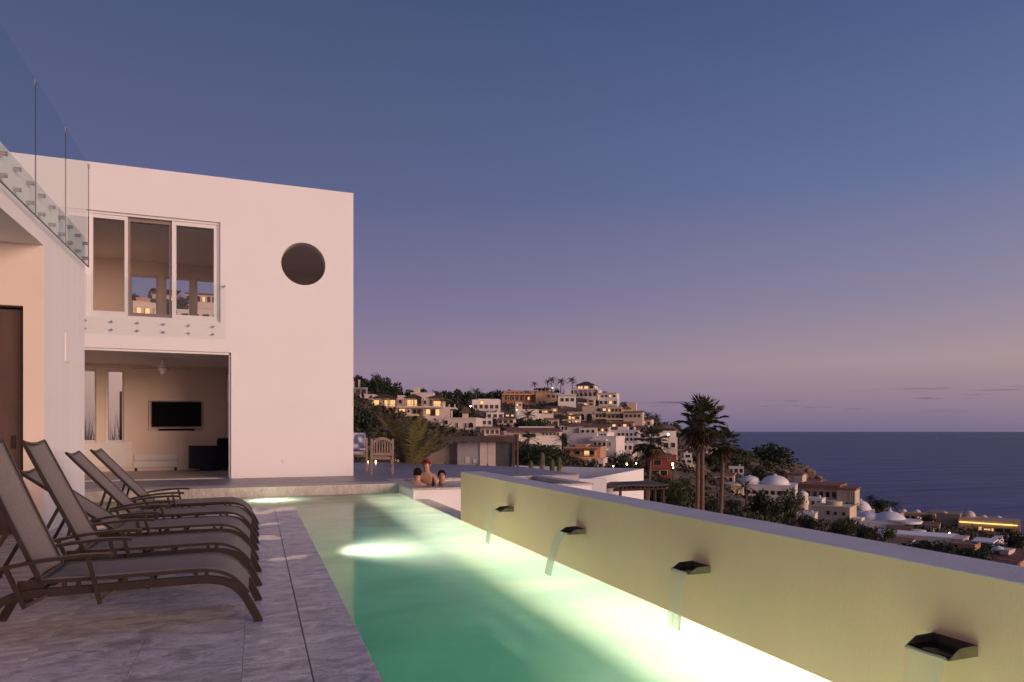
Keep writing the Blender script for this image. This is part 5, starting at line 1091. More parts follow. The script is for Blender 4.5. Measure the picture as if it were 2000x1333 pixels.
# domed compound above the shore
villa('domed_villa', 'sand villa with two shallow white domes and round tower', 1470, 1000, 190, -6, [
    ('box', 1365, 1450, 952, 1000, 2, 14, CREAM), ('drum', 1428, 26, 948, 968, 6, CREAM), ('box', 1400, 1475, 972, 1002, -3, 9, CREAM), ('slab', 1398, 1478, 970, 973, -4, 3, DWOOD, 'terrace_rail'), ('box', 1450, 1545, 950, 985, 5, 14, WHITEW), ('dome', 1457, 19, 934, 944, 10, DOMEW), ('drum', 1457, 20, 944, 951, 10, DOMEW),
    ('dome', 1505, 27, 932, 949, 11, DOMEW), ('drum', 1505, 28, 949, 955, 11, DOMEW), ('drum', 1560, 10, 962, 1000, -2, PINKW), ('dome', 1560, 10.5, 955, 962, -2, DOMEW), ('win', 1432, 1445, 961, 971, 1.9, True), ('win', 1385, 1392, 975, 983, 1.9, False), ('win', 1396, 1402, 958, 966, 1.9, False), ('wins', 1452, 1545, 958, 970, 5, 8, 1, 0.0), ('posts', 1432, 1448, 961, 971, 1.2, 5, WHITEW), ('slab', 1366, 1412, 944, 952, 3, 10, DTILE, 'roof_edge')])
villa('long_house', 'long low house with brown roof and columned end above the sea', 1596, 1000, 205, -10, [
    ('box', 1530, 1634, 953, 1000, 2, 12, CREAM), ('slab', 1516, 1636, 947, 953, 0.5, 14, TILE, 'roof_edge'), ('box', 1633, 1664, 953, 990, -1, 9, CREAM), ('slab', 1632, 1666, 951, 954.5, -1.6, 10, TILE, 'roof_edge'), ('posts', 1647, 1663, 956, 983, -1.3, 6, PINKW), ('win', 1649, 1662, 958, 982, -0.98, False), ('wins', 1572, 1630, 958, 975, 2, 5, 1, 0.0), ('box', 1528, 1558, 932, 950, 9, 6, CREAM), ('posts', 1543, 1557, 936, 950, 8.8, 6, WHITEW), ('slab', 1526, 1559, 930, 933, 8.4, 7, TILE, 'roof_edge'), ('box', 1600, 1636, 978, 1000, -3, 5, CREAM)])
villa('square_house', 'plain sand block with three small square windows on stilts', 1630, 1019, 165, -12, [
    ('box', 1588, 1657, 990, 1019, 0, 8, CREAM), ('drum', 1622, 15, 982, 992, 4, CREAM), ('win', 1616, 1621, 999, 1006, 0, False), ('win', 1629, 1634, 1000, 1006, 0, False), ('win', 1644, 1649, 1000, 1006, 0, False), ('slab', 1655, 1676, 1011, 1016, 1, 4, WHITEW, 'terrace_wall'), ('posts', 1612, 1674, 1016, 1030, 0.6, 6, CREAM)])
villa('dome_house', 'small pure white dome house next to the dark shore trees', 1682, 1006, 215, 0, [
    ('box', 1668, 1694, 998, 1006, 1, 6, DOMEW), ('dome', 1681, 20, 980, 1003, 4, DOMEW), ('slab', 1690, 1706, 997, 1001, 2, 4, DOMEW, 'terrace_wall')])
villa('dome_house', 'big white organic dome house with sweeping curved canopy', 1738, 1046, 170, 0, [
    ('box', 1684, 1762, 1021, 1046, 0, 9, DOMEW), ('dome', 1738, 29, 1003, 1022, 5, DOMEW), ('drum', 1738, 34, 1020, 1024, 5, DOMEW), ('drum', 1764, 29, 1017, 1022, 3, DOMEW), ('drum', 1700, 22, 1016, 1046, 5, DOMEW), ('drum', 1786, 12, 1031, 1046, -1, DOMEW), ('box', 1735, 1778, 1025, 1040, -0.6, 4, mat('brown_soffit', (0.26, 0.17, 0.14), 0.8)), ('dome', 1700, 22, 1006, 1018, 5, DOMEW)])
for px, yy, rp in ((1735, 990, 7), (1768, 994, 7), (1795, 996, 7.5), (1849, 1000, 7.5), (1900, 1002, 10.5), (1926, 1006, 7), (1955, 1009, 8)):
    d = 330; k = d / F; o = at(px, yy + 8, d); 
    t = thing('dome_pavilion', 'small beige dome on a square block by the sea, one of a shoreline row', 'dome', o, -YAW, 'beige shoreline domes')
    MB().lathe([(rp * k * math.cos(q * math.pi / 16), rp * k * math.sin(q * math.pi / 16) * 1.05) for q in range(8)] + [(0.2, rp * k * 1.06)], 20, (0, rp * k, 0)).build('dome', PINKW, t, smooth=True)
    MB().box(-rp * k * 1.2, rp * k * 1.2, 0, rp * k * 2.2, -9, -0.001).build('wall', CREAM, t)
villa('shore_villa', 'long dark shore villa with a glowing strip of eaves light', 1900, 1042, 320, -3, [
    ('box', 1824, 1878, 1008, 1042, 3, 16, mat('brown_plaster', (0.30, 0.23, 0.18), 0.85)), ('box', 1876, 1974, 1016, 1042, 0, 18, OCHRE), ('slab', 1878, 1970, 1020.4, 1021.7, -0.8, 0.7, LITSTRIP, 'lit_eaves'), ('win', 1909, 1914, 1028, 1035, 0, True), ('win', 1918, 1928, 1031, 1034, 0, True), ('win', 1930, 1933, 1030, 1035, 0, True), ('win', 1936, 1962, 1029, 1036, 0, False), ('slab', 1910, 2010, 1038, 1046, -8, 2, mat('brown_plaster_2', (0.28, 0.19, 0.15), 0.85), 'garden_wall'), ('posts', 1966, 1976, 1014, 1040, -0.6, 2, OCHRE)])  # end block and garden wall in a darker brown plaster
villa('pool_terrace', 'flat white terrace with a pale pool below the dome house', 1790, 1060, 130, 0, [
    ('box', 1722, 1862, 1047, 1060, 0, 7, mat('terrace_render', (0.55, 0.50, 0.46), 0.85)), ('slab', 1730, 1858, 1046.2, 1046.9, 0.4, 6, mat('pale_pool', (0.50, 0.52, 0.58), 0.1), 'pool')], cat='terrace', group=None)
villa('roof_terrace_house', 'pale house with pink flat roofs behind the dark bushes', 1880, 1082, 110, -10, [
    ('box', 1855, 1876, 1057, 1070, 2, 5, PINKW), ('box', 1862, 1900, 1062, 1074, 0, 5, TERRA), ('slab', 1892, 1928, 1056, 1058.5, 1, 5, DOMEW, 'canopy'), ('win', 1866, 1872, 1065, 1070, 0, False)])
villa('tiled_house', 'low house with long red tiled roof at the foot of the bushes', 1950, 1118, 80, -18, [
    ('box', 1930, 1985, 1092, 1118, 0, 4, TERRA), ('shed', 1922, 1986, 1079, 1096, -0.8, 6, TILE), ('box', 1944, 1959, 1077, 1086, 1.5, 2, PINKW), ('win', 1944, 1952, 1098, 1106, 0, False)])
pu = at(1950, 1078, 82); um = thing('parasol', 'small white parasol by the red tiled roof', 'parasol', (pu.x, pu.y, pu.z - 2), 0)
MB().tube([(0, 0, 0), (0, 0, 2.6)], 0.04, 8).build('pole', STEEL, um); MB().lathe([(0.75, 2.25), (0.45, 2.55), (0.05, 2.72)], 12).build('canopy', DOMEW, um)
def small_house(label, x0, x1, yt, yb, d, mt, rot=0, storeys=1, roof=None, lit=0.15, seed=0, setback=True):
    rq = random.Random(seed); w = x1 - x0; h = (yb - yt) / storeys; parts = []
    cut = x0 + w * rq.uniform(0.35, 0.65)
    for q in range(storeys):
        a = yt + h * q
        xa, xb = (x0, x1) if q == storeys - 1 or not setback else ((x0, cut) if rq.random() < 0.5 else (cut, x1))
        parts.append(('box', xa, xb, a, a + h if q < storeys - 1 else yb, 2.0 * (storeys - 1 - q), 6, mt))
        n = max(1, int((xb - xa) / 9)); parts.append(('wins', xa, xb, a + h * 0.12, a + h * 0.95, 2.0 * (storeys - 1 - q), n, 1, lit, rq.choice((WFR, WFRW))))
        if rq.random() < 0.7: parts.append(('rail', xa, xb, a + h - 2.2, a + h, 2.0 * (storeys - 1 - q) - 0.9, WFR)); parts.append(('slab', xa, xb, a + h, a + h + 1.2, 2.0 * (storeys - 1 - q) - 1.0, 0.98, mt, 'balcony'))
    if roof: parts.append(('shed', x0 - 1, x1 + 1, yt - 3, yt + 0.5, -0.3, 6.5, roof))
    else: parts.append(('box', x0 + w * 0.7, x0 + w * 0.78, yt - 4, yt, 3, 1.0, mt))
    return villa('hillside_house', label, (x0 + x1) / 2, yb, d, rot, parts)
small_house('small white house low on the slope between villa and terracotta house', 950, 984, 806, 818, 180, WHITEW, 8, 1, None, 0.2, 1)
small_house('pink house with tiled roof directly under the terracotta house', 972, 1004, 818, 829, 165, PINKW, -6, 1, TILE, 0.2, 2)
small_house('white house with red roof half hidden left of the long white house', 938, 976, 836, 850, 118, WHITEW, 10, 1, TILE, 0.0, 3)
small_house('ochre two-storey house between terracotta house and arcaded villa', 1078, 1106, 797, 816, 228, OCHRE, 4, 2, None, 0.3, 4)
small_house('cream two-storey house right below the hilltop house', 1128, 1160, 780, 793, 240, CREAM, -8, 2, None, 0.3, 5)
small_house('white house with lit window under the low hilltop annex', 1170, 1206, 780, 792, 242, WHITEW, -4, 1, None, 0.4, 6)
small_house('pink house with balcony left of the arcaded villa arches', 1066, 1092, 819, 833, 185, PINKW, 6, 1, TILE, 0.2, 7)
small_house('terracotta house with roof tiles above the bluish white house', 1194, 1236, 826, 836, 195, TERRA, -6, 1, TILE, 0.2, 8)
small_house('white house at the right shoulder of the hill under the palms', 1240, 1272, 820, 833, 225, WHITEW, -8, 1, TILE, 0.2, 9)
small_house('white low house behind the short fan palm', 1206, 1236, 866, 882, 140, WHITEW, 5, 1, None, 0.1, 10)
small_house('small cream house left of the red house', 1238, 1262, 886, 902, 130, CREAM, 5, 1, None, 0.3, 11)
small_house('pink two-storey house right of the stacked white house', 1206, 1232, 884, 904, 118, PINKW, -8, 2, None, 0.2, 12)
small_house('white house under the domed chimneys', 1254, 1290, 868, 884, 150, WHITEW, 4, 1, None, 0.1, 13)
small_house('long low terracotta wall house on the scrub slope above the red house', 1326, 1408, 872, 886, 300, PINKW, 3, 1, None, 0.0, 14, False)
small_house('cream house behind the tall fan palm trunks', 1338, 1380, 926, 946, 170, CREAM, 5, 1, TILE, 0.1, 15)
small_house('tan villa annex left of the shallow domes', 1388, 1432, 928, 944, 225, CREAM, -5, 1, TILE, 0.1, 16)
small_house('white terrace house in front of the long columned house', 1572, 1604, 974, 990, 185, WHITEW, -10, 1, None, 0.1, 17)
small_house('beige house beyond the small white dome', 1700, 1736, 992, 1006, 270, CREAM, -4, 1, None, 0.1, 18)
small_house('dim brown house between the beige shoreline domes', 1770, 1822, 1004, 1022, 300, OCHRE, -4, 1, None, 0.15, 19)
small_house('pale low house near the right end of the shore path', 1960, 2010, 1050, 1070, 190, CREAM, -6, 1, None, 0.15, 20)
small_house('pink terrace house below the large villa, above the feather palm', 764, 836, 838, 860, 125, PINKW, -6, 1, None, 0.15, 21)
small_house('low pink house right of the feather palm tips', 838, 872, 846, 864, 112, PINKW, 4, 1, TILE, 0.0, 22)
small_house('white house above the trees right of the villa hut', 930, 962, 818, 832, 150, WHITEW, 6, 1, None, 0.2, 23)
small_house('cream two-storey house left of the plain white block', 986, 1006, 800, 816, 200, CREAM, 4, 2, None, 0.3, 24)
small_house('pink stepped house in the dip behind the palms', 1098, 1132, 812, 828, 205, PINKW, -4, 2, TILE, 0.2, 25)
small_house('small orange house at the foot of the corner tower', 1238, 1262, 834, 848, 190, ORANGE, -5, 1, TILE, 0.2, 26)
small_house('white two-storey house behind the tall palm crowns', 1318, 1352, 886, 906, 210, WHITEW, 4, 2, None, 0.1, 27)
small_house('white cottage on the slope behind the leaning palm', 1424, 1452, 912, 926, 270, WHITEW, 0, 1, None, 0.1, 28)
small_house('tan house right of the domed villa near the cliff', 1566, 1600, 940, 954, 300, CREAM, -8, 1, TILE, 0.0, 29)
small_house('white garden house under the round tower', 1556, 1590, 1004, 1022, 140, WHITEW, -6, 1, None, 0.1, 30)
small_house('pink house among trees right of the curved canopy', 1796, 1830, 1026, 1042, 215, PINKW, -6, 1, TILE, 0.2, 31)
small_house('pale two-storey house behind the parasol', 1936, 1972, 1056, 1078, 150, WHITEW, -8, 2, None, 0.2, 32)
small_house('low terracotta roofed house below the pool terrace', 1730, 1772, 1062, 1078, 105, PINKW, -8, 1, TILE, 0.0, 33)
# houses seen through the upstairs windows, on the slope behind
villa('rear_house', 'pink house on the slope seen through the upstairs window', 282, 625, 95, 10, [('box', 262, 312, 590, 625, 0, 7, PINKW), ('box', 275, 300, 575, 592, 3, 5, ORANGE), ('wins', 265, 310, 598, 616, 0, 3, 1, 0.1)])
villa('rear_house', 'white house on the slope seen through the upstairs side window', 395, 630, 85, -10, [('box', 350, 440, 606, 632, 0, 7, WHITEW), ('box', 385, 430, 592, 608, 3, 5, PINKW), ('wins', 355, 430, 612, 625, 0, 4, 1, 0.1)])
nw = thing('rear_outbuilding', 'pale wall with brown door frame outside the ground-floor window', 'building', (-5.6, 33.0, -2.5), R(25))
MB().box(-5.2, 3.6, 0, 0.4, 0, 8.5).build('wall', WHITEW, nw); MB().box(0.15, 0.7, -0.06, -0.001, 0.2, 5.4).build('door_frame', DWOOD, nw)
for k in range(5):
    g = thing('potted_grass', 'spiky green plant outside the rear window of the sofa room', 'plant', (-5.6 + k * 0.55, 22.0 + 0.2 * (k % 2), -0.4), 0, 'plants behind the house'); m = MB(); rg = random.Random(100 + k)
    for q in range(60):
        a = rg.uniform(0, 6.28); le = rg.uniform(1.2, 2.3); dx, dy = math.cos(a) * 0.35 * rg.random(), math.sin(a) * 0.35 * rg.random(); w = 0.02
        m.add([(dx * 0.3 - w, dy * 0.3, 0), (dx * 0.3 + w, dy * 0.3, 0), (dx * 1.6, dy * 1.6, le)], [(0, 1, 2)])
    m.build('blades', LEAF_M, g)

# ------------------------------------------------------------------ terrain through the feet of the houses
for px, py, d in ((700, 800, 120), (740, 800, 140), (705, 760, 175), (735, 766, 180), (690, 870, 60), (780, 860, 110), (870, 850, 105), (940, 815, 190), (985, 780, 255), (1080, 770, 262), (1140, 770, 265), (1200, 785, 255), (1245, 815, 240), (1090, 800, 230), (960, 850, 120), (960, 835, 160), (1010, 830, 170), (1060, 830, 180), (1230, 830, 230),
                  (1300, 822, 330), (1260, 812, 420), (1350, 850, 380), (1330, 880, 260), (1400, 868, 560), (1430, 870, 620), (1500, 882, 680), (1540, 892, 700), (1580, 925, 740), (1606, 950, 770), (1380, 905, 300), (1450, 915, 330), (1500, 930, 330), (1550, 942, 380), (1420, 940, 230), (1340, 935, 180), (1350, 960, 120), (1220, 905, 120), (1240, 930, 90), (1060, 900, 85),
                  (1450, 1010, 120), (1530, 1030, 120), (1600, 1040, 110), (1700, 1060, 100), (1800, 1085, 85), (1900, 1120, 70), (2000, 1150, 70), (1660, 1040, 140), (1720, 1010, 240), (1800, 1025, 280), (1870, 1050, 250), (2010, 1060, 250), (1960, 1075, 140),
                  (300, 578, 125), (400, 600, 115), (250, 570, 135), (345, 585, 125), (500, 700, 130), (600, 745, 150), (160, 600, 110), (60, 600, 110)):
    o = at(px, py, d); CTRL.append((o.x, o.y, o.z))
CTRL += [(0, 27, -2.2), (-8, 27, -1.0), (8, 28, -6.0), (20, 24, -9), (40, 22, -13), (-20, 26, 0.0), (-40, 30, 2), (12, 44, -8.0), (24, 48, -10.5), (4, 60, -5), (-30, 60, 8), (-70, 60, 12), (60, 30, -17), (90, 30, -25), (60, 60, -17)]
for px, d, z in ((1600, 650, -48), (1600, 715, -54), (1640, 610, -66), (1640, 680, -68), (1640, 740, -70), (1690, 640, -70), (1720, 590, -70), (1780, 640, -72), (1860, 640, -74), (1680, 300, -46), (1700, 380, -61), (1640, 460, -66), (1610, 560, -66), (1750, 420, -68), (1850, 400, -68), (1950, 390, -68), (2050, 380, -68), (2200, 330, -66), (1620, 860, -70), (1660, 760, -70), (1500, 860, -68), (1400, 820, -66), (1300, 760, -60), (1700, 1000, -75), (1200, 700, -60), (1250, 560, -30), (1150, 420, -20), (1000, 420, -20), (850, 400, -15), (700, 360, -5), (1000, 800, -70), (700, 800, -70), (300, 700, -60), (1900, 700, -80), (2200, 600, -80), (2400, 200, -60)):
    r = ray(px, 843); CTRL.append((r.x * d, r.y * d, z))
CP = np.array(CTRL, float)
def solve_rbf(cp):
    n = len(cp); D = np.linalg.norm(cp[:, None, :2] - cp[None, :, :2], axis=2); A = np.zeros((n + 3, n + 3)); A[:n, :n] = -D + np.eye(n) * -3.0 * 0 ; A[:n, :n] += np.eye(n) * 2.0 * -1 * 0
    A[:n, n] = 1; A[:n, n + 1:] = cp[:, :2]; A[n, :n] = 1; A[n + 1:, :n] = cp[:, :2].T
    return np.linalg.lstsq(A, np.concatenate([cp[:, 2], np.zeros(3)]), rcond=None)[0]
WRB = solve_rbf(CP)
def ground(xy):
    xy = np.atleast_2d(np.asarray(xy, float)); D = np.linalg.norm(xy[:, None, :] - CP[None, :, :2], axis=2)
    return -D @ WRB[:len(CP)] + WRB[len(CP)] + xy @ WRB[len(CP) + 1:]
gx, gy = np.arange(-190, 861, 7.0), np.arange(24.5, 1000, 7.0)
GX, GY = np.meshgrid(gx, gy, indexing='ij'); ZG = ground(np.stack([GX.ravel(), GY.ravel()], 1))
rs = np.random.RandomState(4)
dist = np.hypot(GX.ravel(), GY.ravel())
rough_amp = np.clip((dist - 60) / 500, 0, 1) * 5.0 * np.where((dist > 420), 1.0, 0.35)
ZG = ZG + rs.normal(0, 1, ZG.shape) * rough_amp * 0.45 - 0.25
# cliffs: sharpen the drop into the sea
ZG = np.where(ZG < -50, np.where(ZG < -56, ZG - 4, ZG), ZG)
tmb = MB(); ny_ = len(gy)
tmb.v = list(zip(GX.ravel().tolist(), GY.ravel().tolist(), ZG.tolist()))
tmb.f = [(i * ny_ + j, (i + 1) * ny_ + j, (i + 1) * ny_ + j + 1, i * ny_ + j + 1) for i in range(len(gx) - 1) for j in range(ny_ - 1)]
def hill_mat():
    m = mat('hill_ground', (0.15, 0.10, 0.078), 0.95, col2=(0.040, 0.040, 0.022), vscale=0.09, bump=1.0, bscale=0.5, detail=8)
    return m
hill = tag(tmb.build('hillside', hill_mat()), kind='structure')
SEA_Z = -60.0
sea_m = bpy.data.materials.new('sea'); sea_m.use_nodes = True
def sea_nodes():
    t = sea_m.node_tree; L = t.links.new; p = t.nodes['Principled BSDF']
    p.inputs['Specular IOR Level'].default_value = 0.03; p.inputs['Roughness'].default_value = 0.30; p.inputs['IOR'].default_value = 1.33
    geo = N(t, 'ShaderNodeNewGeometry'); mp = N(t, 'ShaderNodeMapping'); mp.inputs['Rotation'].default_value = (0, 0, YAW + R(6)); mp.inputs['Scale'].default_value = (0.0035, 0.03, 1); L(geo.outputs['Position'], mp.inputs[0])
    nz = N(t, 'ShaderNodeTexNoise'); nz.inputs['Scale'].default_value = 1.0; nz.inputs['Detail'].default_value = 6; nz.inputs['Roughness'].default_value = 0.62; L(mp.outputs[0], nz.inputs[0])
    b = N(t, 'ShaderNodeBump'); b.inputs['Strength'].default_value = 1.0; b.inputs['Distance'].default_value = 12.0; cx_ = N(t, 'ShaderNodeMapRange'); L(nz.outputs[0], cx_.inputs[0]); cx_.inputs[1].default_value = 0.40; cx_.inputs[2].default_value = 0.66; cm_ = N(t, 'ShaderNodeMixRGB'); L(cx_.outputs[0], cm_.inputs[0]); cm_.inputs[1].default_value = (0.042, 0.064, 0.185, 1); cm_.inputs[2].default_value = (0.088, 0.112, 0.27, 1); L(cm_.outputs[0], p.inputs['Base Color']); L(nz.outputs[0], b.inputs['Height']); L(b.outputs[0], p.inputs['Normal'])
sea_nodes()
S = 90000.0
tag(MB().add([(-S, -2000, SEA_Z), (S, -2000, SEA_Z), (S, S, SEA_Z), (-S, S, SEA_Z)], [(0, 1, 2, 3)]).build('sea', sea_m), kind='structure')
# small motor boat far out, and its wash
bo = at(1830, 857.5, 5700); bo.z = SEA_Z
bt = thing('motor_boat', 'tiny white motor boat far out on the sea', 'boat', bo, R(30))
MB().add([(-9, -2.5, 0), (7, -2.5, 0), (12, 0, 0.5), (7, 2.5, 0), (-9, 2.5, 0), (-9, -3, 2.5), (7, -3, 2.8), (14, 0, 3.6), (7, 3, 2.8), (-9, 3, 2.5)], [(4, 3, 2, 1, 0), (5, 6, 7, 8, 9), (0, 1, 6, 5), (1, 2, 7, 6), (2, 3, 8, 7), (3, 4, 9, 8), (4, 0, 5, 9)]).build('hull', DOMEW, bt)
MB().box(-6, 4, -2, 2, 2.6, 6.5).build('cabin', DOMEW, bt)

# ------------------------------------------------------------------ rocks, trees and scrub
def rock_mesh(seed):
    rg = random.Random(seed); bm = bmesh.new(); bmesh.ops.create_icosphere(bm, subdivisions=2, radius=1)
    for v_ in bm.verts: v_.co *= rg.uniform(0.72, 1.12); v_.co.z *= 0.8
    me = bpy.data.meshes.new('rock'); bm.to_mesh(me); bm.free(); me.materials.append(mat('headland_rock', (0.24, 0.165, 0.125), 0.95, col2=(0.12, 0.085, 0.07), vscale=1.2, bump=0.8, bscale=2.5, rnd=0.2)); return me
ROCKS = [rock_mesh(k) for k in range(5)]
def proj(p):
    x = p[0] * CS - p[1] * SN; d = p[0] * SN + p[1] * CS; return 1000 + F * x / d, 843 - F * (p[2] - HC) / d, d
rg = random.Random(21)
def scatter(pxr, dr, n, ok, logd=False):
    out = []; tries = 0
    while len(out) < n and tries < n * 30:
        tries += 1; px = rg.uniform(*pxr); d = math.exp(rg.uniform(math.log(dr[0]), math.log(dr[1]))) if logd else rg.uniform(*dr)
        r = ray(px, 843); x, y = r.x * d, r.y * d; z = float(ground([(x, y)])[0])
        if ok(px, d, x, y, z): out.append((x, y, z, px, d))
    return out
def clear_of_houses(w, h):
    def f(px, d, x, y, z):
        if z < SEA_Z + 2: return False
        k = F / d; py = 843 - k * (z - HC); top = py - h * k; l, r_ = px - w * k * 0.8, px + w * k * 0.8
        for x0, x1, yt, yb, hd in RECTS:
            if abs(d - hd) < 9 and l < x1 and r_ > x0: return False
            if d < hd and l < x1 + 1 and r_ > x0 - 1 and top < yb - (yb - yt) * 0.22 and py > yt: return False
        return True
    return f
for x, y, z, px, d in scatter((1280, 1606), (520, 770), 90, lambda px, d, x, y, z: SEA_Z - 1 < z):
    s = rg.uniform(1.5, 5); o = tag(inst('headland_rock', rg.choice(ROCKS), None, (x, y, z), rg.uniform(0, 6), (s, s * rg.uniform(0.7, 1.2), s * rg.uniform(0.6, 1.1))), 'brown weathered boulder on the rocky headland above the sea', 'rock', 'boulders on the headland')
for x, y, z, px, d in scatter((1480, 1640), (640, 800), 60, lambda px, d, x, y, z: SEA_Z - 4 < z < SEA_Z + 22):
    s = rg.uniform(3, 7); o = tag(inst('shore_rock', rg.choice(ROCKS), None, (x, y, z), rg.uniform(0, 6), (s, s, s * rg.uniform(0.8, 1.5))), 'jagged brown rock at the waterline of the headland', 'rock', 'rocks at the foot of the headland')
for n, pxr, dr, wr, kinds, lab, grp, nm, ct in (
    (190, (690, 1330), (80, 290), (1.5, 3.6), 'dddm', 'dark green leafy tree between the houses of the hill town', 'trees between the hill houses', 'tree', 'tree'),
    (170, (1290, 1600), (170, 700), (2.0, 5.0), 'dddmr', 'low dark scrub tree on the slope of the headland', 'scrub trees on the headland slope', 'shrub', 'shrub'),
    (120, (1330, 2010), (70, 330), (1.6, 3.6), 'dddm', 'dark leafy tree around the domed houses near the shore', 'trees around the domed houses', 'garden_tree', 'garden tree')):
    for _ in range(1):
        ok = clear_of_houses(wr[1] * 0.7, wr[1] * 0.9)
        for x, y, z, px, d in scatter(pxr, dr, n, ok, True):
            w = rg.uniform(*wr); tree((x, y, z - 0.2), w, w * rg.uniform(0.8, 1.25), rg.choice(kinds), lab, grp, name=nm, cat=ct)
# trees that stand out singly
def mark(px, pyb, d, wpx, hpx, kind, label, fine=True, name='tree', cat='tree'):
    o = at(px, pyb, d); k = d / F; tree(o, wpx * k / 1.75, hpx * k / 1.05, kind, label, None, fine, name, cat)
mark(742, 768, 160, 50, 44, 'd', 'big dark tree rising behind the large pink villa')
mark(770, 772, 168, 26, 20, 'd', 'smaller dark tree right of the big one behind the pink villa')
mark(715, 858, 70, 70, 66, 'd', 'broad dark bush beside the corner of the white house', name='bush', cat='bush')
mark(1045, 912, 62, 90, 48, 'd', 'dark rounded tree behind the row of cacti')
mark(1088, 908, 66, 60, 42, 'd', 'dark tree between the cacti and the orange house')
mark(1020, 905, 70, 50, 44, 'm', 'lighter green tree at the end post of the railing')
mark(1225, 932, 85, 76, 56, 'd', 'wide dark tree with lamps below it near the short fan palm')
mark(1290, 965, 60, 70, 34, 'd', 'dark bush behind the thatched pergola', name='bush', cat='bush')
mark(1330, 985, 55, 60, 48, 'm', 'green bush between the pergola and the fan palm trunks', name='bush', cat='bush')
mark(1497, 1020, 110, 86, 70, 'd', 'large dark tree covering the front of the domed villa')
mark(1540, 1020, 112, 56, 64, 'm', 'light green tree beside the round tower')
mark(1432, 1002, 90, 40, 28, 'd', 'dark shrub at the foot of the domed villa wall', name='bush', cat='bush')
mark(1385, 1005, 80, 50, 36, 'd', 'dark shrub behind the leaning palm trunk', name='bush', cat='bush')
mark(1580, 1040, 100, 60, 34, 'd', 'dark bush under the square house', name='bush', cat='bush')
mark(1640, 1052, 95, 60, 36, 'm', 'green bush below the square house posts', name='bush', cat='bush')
mark(1690, 1058, 92, 44, 32, 'd', 'dark bush at the corner of the big dome house', name='bush', cat='bush')
mark(1735, 1052, 100, 34, 22, 'm', 'small green bush in front of the curved canopy', name='bush', cat='bush')
mark(1800, 1095, 70, 80, 40, 'd', 'dark bush in front of the pale pool terrace', name='bush', cat='bush')
mark(1850, 1105, 66, 90, 52, 'd', 'largest dark bush above the wall top by the pool terrace', name='bush', cat='bush')
mark(1905, 1112, 64, 70, 44, 'd', 'dark bush touching the long red tiled roof', name='bush', cat='bush')
mark(1985, 1085, 95, 60, 50, 'd', 'dark bush behind the parasol', name='bush', cat='bush')
mark(1720, 1000, 240, 46, 26, 'd', 'dark shore tree between the white dome and beige domes')
mark(1815, 1035, 260, 40, 38, 'd', 'dark tree between the shoreline domes')
mark(1510, 912, 520, 110, 46, 'd', 'dark thicket on the crest of the headland', name='thicket', cat='thicket')
for px, pyb, d, wpx, hpx, lb in ((262, 606, 100, 34, 34, 'dark tree left of the rear house with the orange top'), (318, 612, 100, 34, 30, 'dark tree between the two rear houses'), (352, 604, 112, 40, 30, 'dark tree behind the white rear house'), (440, 606, 105, 36, 30, 'dark tree at the right end of the white rear house')):
    mark(px, pyb, d, wpx, hpx, 'd', lb)
small_house('ochre rear house higher on the slope behind the upstairs windows', 300, 350, 566, 590, 128, OCHRE, 6, 2, TILE, 0.2, 41)
small_house('pale rear house highest on the slope behind the upstairs windows', 366, 430, 574, 594, 125, PINKW, -6, 1, TILE, 0.2, 42)
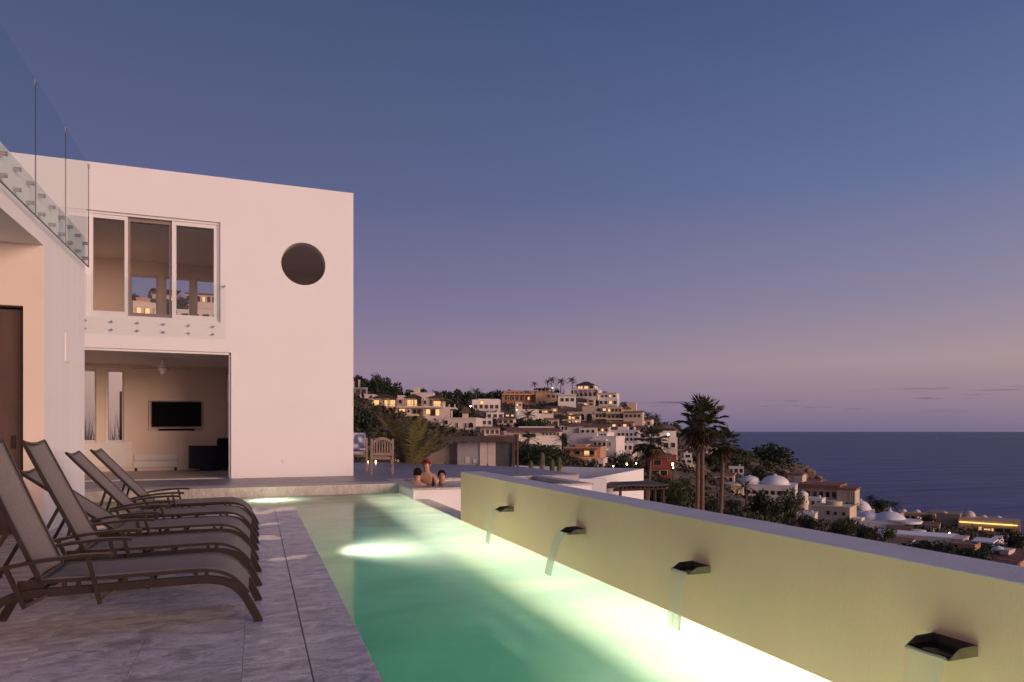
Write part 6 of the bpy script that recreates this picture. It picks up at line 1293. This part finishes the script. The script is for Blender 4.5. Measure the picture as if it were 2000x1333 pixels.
# small palms across the town
def feather_palm_mesh(seed, mt):
    rg = random.Random(seed); m = MB()
    for k in range(17): feather_frond(m, (0, 0, 0), k * 2.4, R(lerp(75, -10, k / 17)), 1.0, R(rg.uniform(60, 100)), 0.24, 10, rg)
    return m.mesh('palm_crown', mt)
FP = [feather_palm_mesh(k, LEAF_P if k % 2 else LEAF_D) for k in range(4)]
PT = MB().tube([(0, 0, 0), (0.15, 0, 0.4), (0.05, 0.05, 0.75), (0, 0, 1.0)], [0.13, 0.10, 0.09, 0.10], 8).mesh('palm_trunk', BARK, True)
for px, pyt, pyb, d, r_, lab in ((1031, 815, 836, 190, 4.2, 'broad feather palm before the plain white block house'), (1033, 858, 876, 90, 1.9, 'feather palm behind the cacti, left of its neighbour palm'), (1098, 862, 880, 100, 2.2, 'feather palm in front of the blank white side wall'),
    (894, 774, 806, 205, 2.6, 'small palm at the left edge of the dark trees'), (930, 770, 800, 215, 3.6, 'bushy palm over the glowing white house'), (973, 768, 790, 255, 2.6, 'palm at the left end of the terracotta house'), (1044, 752, 768, 262, 2.4, 'small palm on the ridge left of the tallest ridge palm'), (1070, 748, 768, 262, 2.4, 'middle small palm on the ridge'), (1078, 744, 768, 262, 3.0, 'tallest palm on the ridge'), (1096, 748, 770, 262, 3.4, 'bushy palm between ridge and hilltop house'), (1117, 746, 772, 262, 3.2, 'palm touching the hilltop house roof'),
    (1165, 768, 782, 245, 2.2, 'small palm before the hilltop house'), (1265, 815, 838, 230, 3.5, 'palm right of the arcaded villa'), (1282, 818, 838, 235, 3.0, 'palm on the falling slope right of the arcaded villa'), (1455, 955, 990, 110, 2.6, 'thin palm in front of the domed villa terrace'), (1654, 1028, 1052, 95, 2.2, 'yellowish palm below the square house'), (1700, 978, 1002, 250, 4.0, 'palm beside the small white dome house'), (1747, 990, 1010, 290, 4.5, 'palm between the first beige domes'), (1672, 994, 1012, 200, 3.0, 'palm in front of the small white dome'), (1640, 1026, 1046, 110, 2.2, 'dark palm under the square house stilts'), (1905, 1040, 1060, 200, 3.5, 'palm before the glowing shore villa'), (1830, 1040, 1060, 190, 3.5, 'palm left of the shore path lamp'), (1150, 824, 840, 190, 2.2, 'small palm under the arches of the arcaded villa')):
    tp, bs = at(px, pyt, d), at(px, pyb, d); t = thing('feather_palm', lab, 'palm', bs, rg.uniform(0, 6.28)); Hh = tp.z - bs.z
    inst('trunk', PT, t, (0, 0, -0.5), 0, (1.6, 1.6, Hh + 0.5)); inst('crown', rg.choice(FP), t, (0, 0, Hh), 0, r_ * 0.85)
# scrub cover: nobody could count it
m = MB(); rg2 = random.Random(9)
pts = scatter((680, 2030), (50, 700), 6500, lambda px, d, x, y, z: z > SEA_Z + 3 and not any(abs(d - r[4]) < 7 and r[0] - 3 < px < r[1] + 3 for r in RECTS), True)
for x, y, z, px, d in pts:
    s = (0.45 + d / 420) * rg2.uniform(0.6, 1.4)
    for q in range(11):
        c = Vector((x + rg2.gauss(0, s * 0.7), y + rg2.gauss(0, s * 0.7), z + abs(rg2.gauss(0.25, 0.4)) * s)); a = Vector((rg2.gauss(0, 1), rg2.gauss(0, 1), rg2.gauss(0, 1))).normalized(); b = a.orthogonal().normalized() * s * 0.45; e2 = a.cross(b)
        m.add([c - b, c + e2 * 0.6, c + b, c - e2 * 0.6], [(0, 1, 2, 3)])
tag(m.build('scrub', mat('scrub_leaves', (0.036, 0.042, 0.018), 0.8, col2=(0.075, 0.052, 0.032), vscale=0.12)), 'low dark scrub covering the slopes between houses', kind='stuff')

# ------------------------------------------------------------------ street and garden lamps that are lit
GLOBE = mat('lamp_globe', (1, 0.85, 0.5), 0.4, emis=(1.0, 0.80, 0.42), estr=16)
for px, py, d, r_, lab in ((1198, 911, 80, 0.13, 'garden lamp beside the white block, first of three under the dark tree'), (1224.5, 907, 80, 0.20, 'brightest garden lamp under the wide dark tree'), (1242.5, 905.5, 80, 0.13, 'garden lamp closest to the short fan palm'), (1305, 849, 160, 0.42, 'street lamp beside the house with domed chimneys'), (1313.5, 907, 118, 0.38, 'bright lamp in front of the red house'), (1315, 914, 118, 0.2, 'small lamp below the bright one by the red house'), (1854, 1042, 240, 0.55, 'path lamp on the shore left of the glowing villa'), (919, 794, 150, 0.28, 'lamp above the thatched hut'), (1009, 801, 192, 0.2, 'wall lamp by the plain white block house'), (1079, 758, 255, 0.3, 'ridge lamp among the small palms')):
    o = at(px, py, d); zg = min(float(ground([(o.x, o.y)])[0]), o.z - 1.5); t = thing('garden_lamp', lab, 'lamp', (o.x, o.y, zg), 0, 'lit lamps in the town')
    MB().tube([(0, 0, 0), (0, 0, o.z - zg - r_)], 0.05, 8).build('post', DWOOD, t)
    r_ *= 0.62
    MB().lathe([(r_ * math.sin(math.pi * q / 10) + 0.004, o.z - zg - r_ * math.cos(math.pi * q / 10)) for q in range(11)], 14).build('globe', GLOBE, t, smooth=True).scale = (0.7, 0.7, 1)
